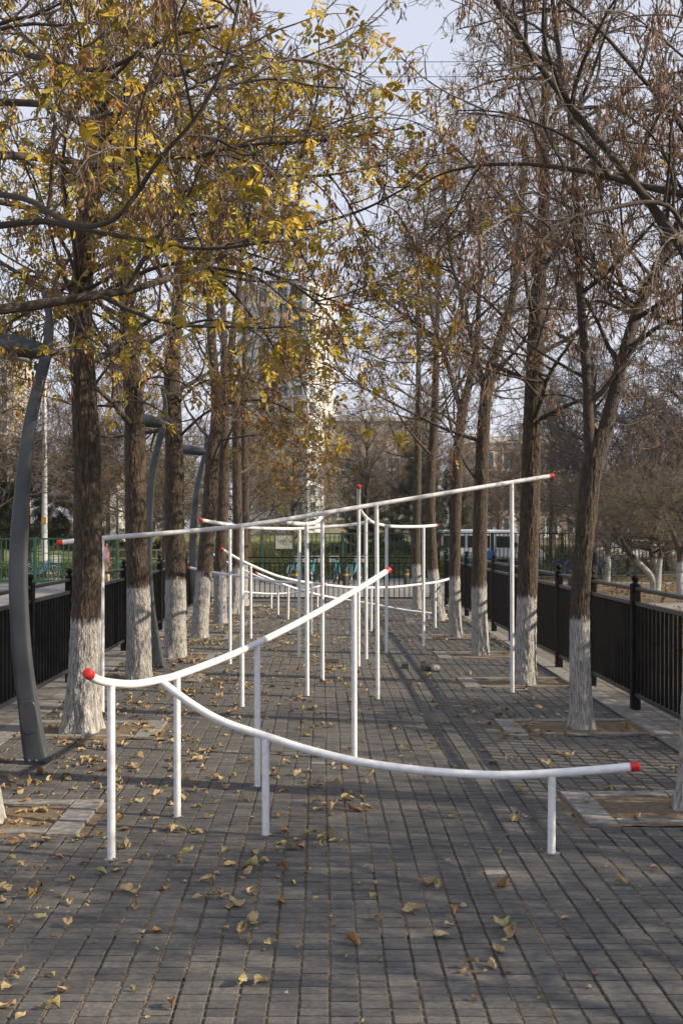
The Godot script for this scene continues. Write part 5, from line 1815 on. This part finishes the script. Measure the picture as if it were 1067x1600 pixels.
	avenue_tree("straight tree third in full in the left row, beside the second lamp post", Vector3(-2.28, 0, -15.9),
		[Vector3.ZERO, Vector3(0, 1.2, 0), Vector3(-0.02, 2.3, 0), Vector3(-0.02, 3.1, 0), Vector3(-0.05, 4.5, 0), Vector3(0.05, 6, 0), Vector3(0, 9, 0)], [0.175, 0.155, 0.15, 0.145, 0.12, 0.08, 0.02], with.call(bare, {"white": 1.22, "flare": 0.18, "leaf_p": 0.05, "leaf_low": 5.5, "dens": 0.55, "limbs": 11, "reach": 2.6}), [
		{"pts": [Vector3(-0.02, 3.35, 0.00), Vector3(0.58, 3.81, 0.30), Vector3(1.29, 3.92, 0.60), Vector3(1.77, 3.76, 0.80), Vector3(2.15, 3.46, 0.90)], "r0": 0.026, "sp": tan},
		{"pts": [Vector3(-0.03, 3.85, 0.00), Vector3(0.38, 4.22, 0.20), Vector3(0.98, 4.29, 0.40), Vector3(1.57, 4.07, 0.60)], "r0": 0.024, "sp": tan}], [])
	avenue_tree("right-leaning tree fourth in full in the left row, third lamp post behind", Vector3(-2.25, 0, -18.7),
		[Vector3.ZERO, Vector3(0.09, 1.2, 0), Vector3(0.2, 2.5, 0), Vector3(0.24, 3.35, 0), Vector3(0.32, 4.2, 0), Vector3(0.2, 6, 0), Vector3(0.2, 9, 0)], [0.155, 0.14, 0.135, 0.125, 0.1, 0.07, 0.02], with.call(bare, {"white": 1.18, "flare": 0.2, "leaf_p": 0.03, "leaf_low": 5.5, "dens": 0.5, "limbs": 9, "reach": 2.5}), [
		{"pts": [Vector3(0.27, 3.59, 0.00), Vector3(1.05, 3.68, 0.30), Vector3(1.64, 3.55, 0.50), Vector3(2.09, 3.19, 0.70)], "r0": 0.026, "sp": tan}], [])
	avenue_tree("tree fifth in full in the left row, half hidden by the leaning one", Vector3(-2.14, 0, -21.4),
		[Vector3.ZERO, Vector3(0.01, 1.2, 0), Vector3(0.07, 3, 0), Vector3(0.1, 5, 0), Vector3(0, 9, 0)], [0.14, 0.125, 0.115, 0.09, 0.02], with.call(bare, {"flare": 0.2, "leaf_p": 0.03, "dens": 0.45, "limbs": 8, "reach": 2.6}), [], [])
	avenue_tree("slim forked tree sixth in full in the left row", Vector3(-2.06, 0, -24.0),
		[Vector3.ZERO, Vector3(0.07, 1.4, 0), Vector3(0.06, 2.7, 0), Vector3(0.03, 4.6, 0), Vector3(-0.1, 5.9, 0), Vector3(0.1, 7.6, 0), Vector3(0.2, 9.4, 0)], [0.14, 0.12, 0.11, 0.1, 0.09, 0.07, 0.02], with.call(bare, {"dens": 0.45, "limbs": 8, "reach": 2.6}), [], [])
	avenue_tree("farthest tree of the left row, next to the end railing", Vector3(-2.06, 0, -26.5),
		[Vector3.ZERO, Vector3(0.02, 1.4, 0), Vector3(0.06, 3, 0), Vector3(0.03, 5, 0), Vector3(0.1, 9, 0)], [0.13, 0.115, 0.1, 0.08, 0.02], with.call(bare, {"dens": 0.45, "limbs": 8, "reach": 2.6}), [], [])
	# right row
	avenue_tree("tree at the right edge, only its whitewashed foot and an arching limb in view", Vector3(2.64, 0, -7.24),
		[Vector3.ZERO, Vector3(0.03, 1.2, 0), Vector3(0.06, 2.5, 0), Vector3(0.0, 3.7, 0.02), Vector3(0.1, 5, 0), Vector3(0.15, 8.5, 0)], [0.13, 0.115, 0.11, 0.1, 0.08, 0.02], with.call(bare, {"h0": 3.4, "limbs": 9, "seed_p": 0.06, "dens": 0.8}), [
		{"pts": [Vector3(0.0, 3.75, 0.02), Vector3(-0.20, 4.02, 0.14), Vector3(-0.54, 4.39, 0.24), Vector3(-0.96, 4.83, 0.34), Vector3(-1.24, 5.13, 0.44), Vector3(-1.51, 5.46, 0.54), Vector3(-1.67, 5.74, 0.64), Vector3(-1.75, 6.3, 0.7)], "r0": 0.038, "r1": 0.012},
		{"pts": [Vector3(0.0, 3.85, 0.04), Vector3(-0.29, 4.21, 0.24), Vector3(-0.81, 4.11, 0.44), Vector3(-1.05, 4.01, 0.54), Vector3(-1.24, 3.84, 0.64), Vector3(-1.44, 3.53, 0.74)], "r0": 0.02},
		{"pts": [Vector3(0.05, 4.5, 0.04), Vector3(-0.21, 4.78, 0.24), Vector3(-0.53, 5.00, 0.44), Vector3(-0.86, 5.29, 0.54), Vector3(-1.21, 5.49, 0.64)], "r0": 0.024}], [])
	avenue_tree("tree with a trunk forked in a V, nearest in full at right", Vector3(2.575, 0, -10.2),
		[Vector3.ZERO, Vector3(-0.02, 1.146, 0), Vector3(0.025, 1.85, 0), Vector3(0.105, 2.62, 0), Vector3(0.2, 2.98, 0)], [0.105, 0.092, 0.09, 0.098, 0.07], with.call(bare, {"limbs": 0, "seed_p": 0.07}), [
		{"pts": [Vector3(0.43, 3.76, 0.00), Vector3(0.71, 3.98, 0.20), Vector3(0.89, 4.03, 0.40), Vector3(1.4, 4.3, 0.5)], "r0": 0.03},
		{"pts": [Vector3(0.04, 3.5, 0.00), Vector3(-0.56, 3.77, 0.30), Vector3(-1.02, 4.16, 0.50), Vector3(-1.41, 4.35, 0.70)], "r0": 0.018},
		{"pts": [Vector3(-0.05, 5.16, 0.00), Vector3(-0.56, 5.25, 0.30), Vector3(-1.16, 4.98, 0.60), Vector3(-1.54, 4.50, 0.80)], "r0": 0.018}], [
		{"pts": [Vector3(0.10, 2.55, 0), Vector3(0.06, 3.1, 0.03), Vector3(0.045, 3.44, 0.04), Vector3(-0.02, 4.2, 0.06), Vector3(-0.055, 5.03, 0.05), Vector3(-0.1, 5.99, 0.0), Vector3(-0.19, 6.63, -0.05), Vector3(-0.29, 7.27, 0), Vector3(-0.35, 8.4, 0)], "r0": 0.062, "r1": 0.018, "limbs": 7},
		{"pts": [Vector3(0.13, 2.6, 0), Vector3(0.27, 3.12, 0), Vector3(0.43, 3.76, 0), Vector3(0.615, 4.27, -0.1), Vector3(0.85, 4.7, -0.15), Vector3(1.02, 5.16, -0.1), Vector3(1.2, 5.8, 0), Vector3(1.35, 7.2, 0)], "r0": 0.085, "r1": 0.02, "limbs": 7}])
	avenue_tree("straight thick tree second in full in the right row", Vector3(2.6, 0, -13.2),
		[Vector3.ZERO, Vector3(0.03, 1.1, 0), Vector3(0.07, 2.38, 0), Vector3(0.1, 3.45, 0), Vector3(0.155, 4.69, 0), Vector3(0.21, 5.68, 0), Vector3(0.25, 6.34, 0), Vector3(0.26, 8.8, 0)], [0.145, 0.125, 0.12, 0.112, 0.10, 0.085, 0.07, 0.02], with.call(bare, {"white": 1.12, "flare": 0.15}), [
		{"pts": [Vector3(0.1, 3.37, 0.00), Vector3(0.54, 3.58, 0.20), Vector3(0.85, 3.71, 0.40), Vector3(1.23, 4.09, 0.60)], "r0": 0.036},
		{"pts": [Vector3(0.12, 4.19, 0.00), Vector3(-0.29, 4.39, 0.30), Vector3(-0.82, 4.25, 0.60), Vector3(-1.16, 3.91, 0.80)], "r0": 0.02}], [])
	avenue_tree("tree third in full in the right row, forking above the long tube", Vector3(2.485, 0, -16.1),
		[Vector3.ZERO, Vector3(-0.03, 1.1, 0), Vector3(0.01, 2.76, 0), Vector3(0.06, 3.87, 0), Vector3(0.175, 4.58, 0), Vector3(0.395, 5.28, 0), Vector3(0.545, 5.98, 0), Vector3(0.7, 8.2, 0)], [0.135, 0.118, 0.105, 0.095, 0.085, 0.07, 0.055, 0.02], with.call(bare, {"flare": 0.15, "limbs": 11}), [
		{"pts": [Vector3(0.0, 2.7, 0.0), Vector3(-0.25, 3.0, 0.1), Vector3(-0.5, 3.5, 0.2), Vector3(-0.9, 3.9, 0.2)], "r0": 0.03}], [
		{"pts": [Vector3(0.08, 4.1, 0), Vector3(-0.11, 4.83, 0), Vector3(-0.31, 5.58, 0.1), Vector3(-0.515, 6.4, 0.1), Vector3(-0.6, 8.0, 0)], "r0": 0.058, "r1": 0.015, "limbs": 5}])
	avenue_tree("slim tree fourth in full in the right row", Vector3(2.44, 0, -18.8),
		[Vector3.ZERO, Vector3(-0.02, 1.15, 0), Vector3(0.02, 2.9, 0), Vector3(0.11, 4.07, 0), Vector3(0.25, 4.7, 0), Vector3(0.4, 5.6, 0), Vector3(0.45, 8, 0)], [0.115, 0.10, 0.098, 0.09, 0.065, 0.05, 0.02], with.call(bare, {"limbs": 11}), [], [
		{"pts": [Vector3(0.13, 4.05, 0), Vector3(-0.15, 5.0, 0), Vector3(-0.45, 6.0, 0.1), Vector3(-0.6, 8, 0)], "r0": 0.06, "r1": 0.015, "limbs": 5}])
	avenue_tree("left-leaning tree fifth in full in the right row, before the white minibus", Vector3(2.53, 0, -22.2),
		[Vector3.ZERO, Vector3(-0.15, 1.2, 0), Vector3(-0.2, 2.9, 0), Vector3(-0.11, 4.4, 0), Vector3(-0.08, 5.4, 0), Vector3(0, 8.4, 0)], [0.125, 0.115, 0.105, 0.09, 0.07, 0.02], with.call(bare, {"dens": 0.6, "limbs": 10, "reach": 2.5}), [], [])
	avenue_tree("farthest tree of the right row, alone left of the minibus", Vector3(2.35, 0, -25.2),
		[Vector3.ZERO, Vector3(-0.05, 1.15, 0), Vector3(-0.03, 3.0, 0), Vector3(0, 4.6, 0), Vector3(0, 8.4, 0)], [0.12, 0.105, 0.1, 0.08, 0.02], with.call(bare, {"dens": 0.5, "limbs": 9, "reach": 2.3}), [], [])

func make_park() -> void:
	var low := {"seed": 901, "top": 1.8, "r": 0.13, "white": 1.05, "limbs": 4, "reach": 2.3, "small": true, "leaf_p": 0.22, "leaf_kind": "olive", "spray_s": 1.3, "h0": 1.0, "dens": 1.35,
		"forks": [[Vector3.ZERO, Vector3(-0.1, 0.5, 0), Vector3(-0.75, 1.2, 0.1), Vector3(-1.3, 2.0, 0.2)], [Vector3(0.06, 0, 0), Vector3(0.12, 0.6, 0), Vector3(0.2, 1.2, 0), Vector3(0.45, 2.3, -0.2)], [Vector3(0.02, 0.3, -0.03), Vector3(0.2, 0.7, -0.25), Vector3(0.05, 1.4, -0.5), Vector3(0.4, 2.4, -0.7)]]}
	var a := park_tree("park_tree", "low tree whose whitewashed trunk splits near the ground, right background", low)
	a.position = Vector3(10.35, 0, -32.0)
	var low2 := low.duplicate()
	low2.merge({"seed": 902, "r": 0.11, "limbs": 5, "forks": [[Vector3.ZERO, Vector3(0.05, 0.9, 0), Vector3(-0.2, 1.6, 0), Vector3(-1.2, 2.2, 0.2)], [Vector3(0, 0.8, 0), Vector3(0.1, 1.5, 0), Vector3(0.5, 2.3, 0), Vector3(0.8, 3.0, 0)]]}, true)
	var b := park_tree("park_tree", "low tree with one straight whitewashed trunk just right of the forked avenue tree", low2)
	b.position = Vector3(10.25, 0, -37.0)
	dup(b, "park_tree", "low whitewashed tree half out of the right edge", Vector3(10.0, 0, -28.6), 2.2)
	dup(a, "park_tree", "low whitewashed tree farther back near the right edge", Vector3(14.3, 0, -41.0), 1.3)
	dup(b, "park_tree", "low whitewashed tree farthest back, behind the red-collared person", Vector3(11.0, 0, -41.5), 4.0)
	dup(a, "park_tree", "park tree beyond the right railing, outside the view", Vector3(8.5, 0, -9.5), 0.6, 1.25)
	dup(b, "park_tree", "park tree beyond the right railing, nearest and outside the view", Vector3(7.6, 0, -4.2), 1.0, 1.3)
	var bushy := park_tree("bushy_tree", "bushy tree with small olive leaves filling the left middle behind the end railing", {"seed": 911, "top": 4.6, "r": 0.12, "limbs": 15, "h0": 1.5, "reach": 2.3, "small": true, "leaf_p": 0.9, "leaf_kind": "olive", "spray_s": 1.3, "el0": 0.1})
	bushy.position = Vector3(-2.3, 0, -31.5)
	dup(bushy, "bushy_tree", "second olive-leaved bushy tree left of the first, behind the left trunks", Vector3(-5.2, 0, -34.0), 2.0, 0.95)
	# bare trees that fill the distance
	var big := {"seed": 921, "top": 9.5, "r": 0.17, "limbs": 17, "h0": 2.2, "reach": 3.6, "seed_p": 0.12, "leaf_p": 0.0, "spray_s": 1.7, "dens": 1.35, "seed_s": 1.5}
	var p1 := park_tree("bare_tree", "bare tree behind the end railing, left of the tower", big)
	p1.position = Vector3(-8.5, 0, -47)
	big = big.duplicate()
	big.merge({"seed": 922, "top": 7.6, "reach": 3.9, "h0": 1.6, "seed_p": 0.0, "el0": 0.5}, true)
	var p2 := park_tree("bare_tree", "bare grey-brown tree under the sky gap in the middle", big)
	p2.position = Vector3(2.2, 0, -52)
	big = big.duplicate()
	big.merge({"seed": 923, "top": 6.0, "reach": 3.2, "h0": 1.0, "el0": 0.6, "leaf_p": 0.03, "leaf_kind": "tan"}, true)
	var p3 := park_tree("bare_tree", "low bare tree with purplish twigs behind the minibus", big)
	p3.position = Vector3(9.5, 0, -63)
	var spots := [[0, -13, -54, "left of the white light pole"], [0, -19, -50, "at the far left behind the green railing"], [1, -4.5, -60, "in front of the tower's left half"], [2, 4.5, -66, "between the sky gap and the slim right trunks"], [1, 13.5, -66, "behind the front of the minibus"], [2, 17.5, -60, "right of the minibus"], [1, 21, -68, "behind the low whitewashed trees"], [2, 25, -58, "near the right edge in the distance"], [0, 31, -70, "at the right edge in the distance"], [0, -26, -60, "beyond the curved lamp post"], [1, -16, -68, "between the first two left trunks"], [0, 7.5, -74, "above the minibus roof"], [2, -9.5, -68, "behind the second left trunk"], [1, 15.5, -46, "behind the red-collared person"], [0, 19.5, -48, "above the low whitewashed trees"], [2, -1.5, -50, "just left of the upright red tube end"], [1, 28, -46, "high at the right edge"], [2, 13, -76, "before the beige apartment block"], [0, 12.5, -56, "between the second and third right trunks"], [0, 14.5, -39, "tall, right of the V-forked trunk"], [1, 11.6, -44, "tall, just right of the V fork"], [0, 19.5, -41, "tall, at the right edge above the low trees"], [1, -14.5, -43, "tall, just left of the thickest left trunk"], [1, -19, -44, "tall, behind the curved lamp post"]]
	for s in spots:
		var src: Node3D = [p1, p2, p3][s[0]]
		rng.seed = int(s[1] * 13.0 - s[2])
		dup(src, "bare_tree", "bare leafless tree in the distance, " + s[3], Vector3(s[1], 0.9 if s[1] < 8 and s[2] < -75 else (0.5 if s[1] < 8 and s[2] < -58 else 0.0), s[2]), rng.randf() * TAU, rng.randf_range(0.85, 1.15) * (1.3 if s[3].begins_with("tall") else 1.0))
	var pine := pine_tree("dark pine behind the middle of the green railing, right of the upright tube end", 5.9, 2.1, 931)
	pine.position = Vector3(4.6, 0.0, -50)
	for s in [[2.3, -58, 0.9, "shorter pine left of the dark middle pine"], [-13.9, -48.5, 1.15, "dark pine behind the curved lamp post"], [-11.9, -50, 1.1, "pine right of the white light pole"], [-17.0, -53, 1.2, "pine at the left edge"], [-9.2, -54, 1.0, "small pine between the left trunks"], [6.9, -56, 0.85, "pine behind the tail of the minibus"]]:
		dup(pine, "pine_tree", s[3], Vector3(s[0], 0.1, s[1]), s[0], s[2])
	hedge("clipped green hedge behind the left green railing", Vector3(-17, 0, -39.5), Vector3(-5.6, 0, -39.5), 0.72, 0.9, Color(0.075, 0.11, 0.028), 941)
	hedge("clipped yellowish hedge behind the middle of the long green railing", Vector3(-4.5, 0, -42.6), Vector3(6.4, 0, -45.0), 0.78, 0.9, Color(0.15, 0.165, 0.035), 942)
	hedge("clipped green hedge in front of the minibus wheels", Vector3(6.8, 0, -46.8), Vector3(20, 0, -48.0), 0.66, 0.9, Color(0.095, 0.13, 0.028), 943)
	hedge("yellow-green hedge on the far side of the road", Vector3(8, 0, -61), Vector3(30, 0, -62), 1.0, 1.2, Color(0.14, 0.14, 0.03), 944)
	hedge("yellow-green hedge across the rising lawn", Vector3(-14, 0.35, -58), Vector3(7, 0.35, -58), 0.8, 1.0, Color(0.11, 0.115, 0.03), 945)

func make_cables() -> void:
	for k in 3:
		var y: float = [21.2, 21.9, 22.7][k]
		var a := Acc.new()
		var p := PackedVector3Array()
		for i in 33:
			var t := i / 32.0
			p.append(Vector3(lerpf(-60, 60, t), y - 1.2 * sin(PI * t), -42.0 - k * 0.4))
		a.tube(p, even(33, 0.014, 0.014), 6)
		tag(part("overhead_cable", a.mesh(), M.rubber, self), ["lowest of three thin cables crossing the sky", "middle one of three thin cables crossing the sky", "highest of three thin cables crossing the sky"][k], "cable")

# ------------------------------------------------------------------ scene
func _ready() -> void:
	var cam := Camera3D.new()
	cam.name = "camera"
	cam.position = Vector3(0, 2.0, 0)
	var near := 0.05
	cam.keep_aspect = Camera3D.KEEP_HEIGHT
	cam.set_frustum(near, Vector2(0.0184, 0.01625) * near, near, 1500.0)
	add_child(cam)
	cam.current = true
	var env := Environment.new()
	var sky := Sky.new()
	var sm := ProceduralSkyMaterial.new()
	sm.sky_top_color = Color(0.71, 0.735, 0.80)
	sm.sky_horizon_color = Color(0.81, 0.825, 0.865)
	sm.sky_curve = 0.22
	sm.sky_energy_multiplier = 1.0
	sm.ground_horizon_color = Color(0.62, 0.60, 0.58)
	sm.ground_bottom_color = Color(0.30, 0.28, 0.26)
	sm.sun_angle_max = 1.0
	sky.sky_material = sm
	env.background_mode = Environment.BG_SKY
	env.sky = sky
	env.background_energy_multiplier = 1.0
	env.tonemap_mode = Environment.TONE_MAPPER_LINEAR
	env.tonemap_exposure = 1.42
	env.fog_enabled = true
	env.fog_density = 0.0002
	env.fog_light_color = Color(0.84, 0.87, 0.92)
	env.sdfgi_enabled = true
	env.ssao_enabled = true
	env.ssil_enabled = true
	var we := WorldEnvironment.new()
	we.name = "environment"
	we.environment = env
	add_child(we)
	var sun := DirectionalLight3D.new()
	sun.name = "sun"
	sun.light_energy = 1.5
	sun.light_color = Color(1.0, 0.93, 0.82)
	sun.light_angular_distance = 0.53
	sun.shadow_enabled = true
	add_child(sun)
	var el := deg_to_rad(SUN_EL)
	var az := deg_to_rad(SUN_AZ)
	sun.look_at_from_position(Vector3.ZERO, Vector3(-cos(el) * cos(az), -sin(el), -cos(el) * sin(az)), Vector3.UP)

	rng.seed = 12345
	noise_a = noise(1.0, 3, false, 31)
	noise_b = noise(1.0, 2, false, 32)
	make_materials()
	make_plant_pieces()
	for m in litter_meshes:
		var hull := []
		for p in m.surface_get_arrays(0)[Mesh.ARRAY_VERTEX]:
			hull.append(p)
		m.set_meta("hull", hull)

	make_ground()
	for s in [[-7.0, "at the left edge, filled with sandy soil"], [-10.1, "round the thickest left trunk"], [-13.68, "round the second left trunk"], [-15.9, "round the third left trunk"], [-18.7, "round the fourth left trunk"], [-21.4, "round the fifth left trunk"], [-24.0, "round the sixth left trunk"], [-26.5, "round the last left trunk"]]:
		tree_pit("stone edging of the tree pit " + s[1], -1.60, -2.95, s[0])
	for s in [[-7.24, "at the right edge"], [-10.2, "round the V-forked right trunk"], [-13.2, "round the second right trunk"], [-16.1, "round the third right trunk"], [-18.8, "round the fourth right trunk"], [-22.2, "round the fifth right trunk"], [-25.2, "round the last right trunk"]]:
		tree_pit("stone edging of the tree pit " + s[1], 1.79, 3.16, s[0])
	make_pavement()
	make_buildings()
	make_fences()
	make_avenue()
	make_park()
	var lamp := street_lamp()
	dup(lamp, "street_lamp", "middle curved grey lamp post, between the second and third left trunks", Vector3(-2.36, 0, -14.75), 0.0, 1.0, "curved grey lamp posts along the left")
	dup(lamp, "street_lamp", "farthest curved grey lamp post, behind the leaning fourth left trunk", Vector3(-2.40, 0, -20.3), 0.0, 1.0, "curved grey lamp posts along the left")
	make_sculptures()
	van("white minibus seen through the green railing behind the right trunks", Vector3(8.2, 0, -50.6))
	car("white car in the distance behind the low whitewashed trees", Vector3(16.6, 0, -54), 0.05)
	scooter("dark motor scooter standing before the minibus, inside the green railing", Vector3(7.4, 0, -40.5), -0.5)
	var b1 := bicycle(M.bike_blue, "blue bicycle with a pale basket, right of the second right trunk")
	b1.position = Vector3(10.2, 0, -42.0)
	dup(b1, "bicycle", "blue bicycle half hidden by the V-forked tree trunk", Vector3(11.6, 0, -41.6), 0.9)
	dup(b1, "bicycle", "blue bicycle peeping over the right railing beside the fourth right trunk", Vector3(6.1, 0, -41.0), 1.9)
	var b2 := bicycle(M.teal, "teal bicycle in the middle of the row behind the end railing")
	b2.position = Vector3(-1.0, 0, -37.2)
	b2.rotation.y = 1.25
	for s in [[-0.35, 1.45, "teal bicycle just left of the end railing's middle post"], [0.5, 1.7, "teal bicycle just right of the end railing's middle post"], [1.15, 1.2, "teal bicycle at the right end of the row behind the end railing"]]:
		dup(b2, "bicycle", s[2], Vector3(s[0], 0, -37.3), s[1])
	dup(b1, "bicycle", "blue bicycle behind the left green railing, beside the curved lamp post", Vector3(-10.5, 0, -38.2), 0.8)
	for s in [[-9.7, -33.4, "at the left, in front of the white light pole"], [-0.95, -35.0, "leftmost of those behind the end railing"], [-0.02, -35.0, "beside the end railing's middle post"], [0.78, -35.0, "in the middle behind the end railing"], [1.85, -35.2, "second from the right behind the end railing"], [2.9, -35.4, "rightmost of those behind the end railing"], [8.35, -34.5, "beyond the right railing, left of the V-forked trunk"]]:
		bollard("dark bollard with yellow bands, " + s[2], Vector3(s[0], -0.01, s[1]))
	light_pole("white light pole with a yellow tag, between the curved lamp and the thickest trunk", Vector3(-12.2, 0, -45.0), 9.0, 0.135, M.galv, true)
	light_pole("white light pole with a yellow tag, just left of the second left trunk", Vector3(-11.5, 0, -55.0), 8.0, 0.125, M.galv, true)
	light_pole("pale concrete pole at the left edge", Vector3(-17.2, 0, -55.0), 4.9, 0.13, M.concrete, false)
	light_pole("pale pole left of the second right trunk, above the minibus", Vector3(9.75, 0, -61.5), 6.5, 0.10, M.galv, false)
	light_pole("pale pole right of the third right trunk in the distance", Vector3(13.4, 0, -72.0), 8.0, 0.11, M.galv, false)
	goal_frame("blue and white steel frame in the distance between two left trunks", Vector3(-11.6, 0, -58))
	person("person in a pink coat, nearly hidden behind the thickest left trunk", Vector3(-7.02, 0, -33.0), 2.2, 0.97, M.pink, M.beige_cloth, true, 0.8)
	person("person in a black coat with red collar, half hidden behind the V-forked tree", Vector3(7.15, 0, -27.3), -1.2, 1.0, M.black_cloth, M.black_cloth, true, 0.3)
	make_bricks()
	make_cables()
	make_litter()
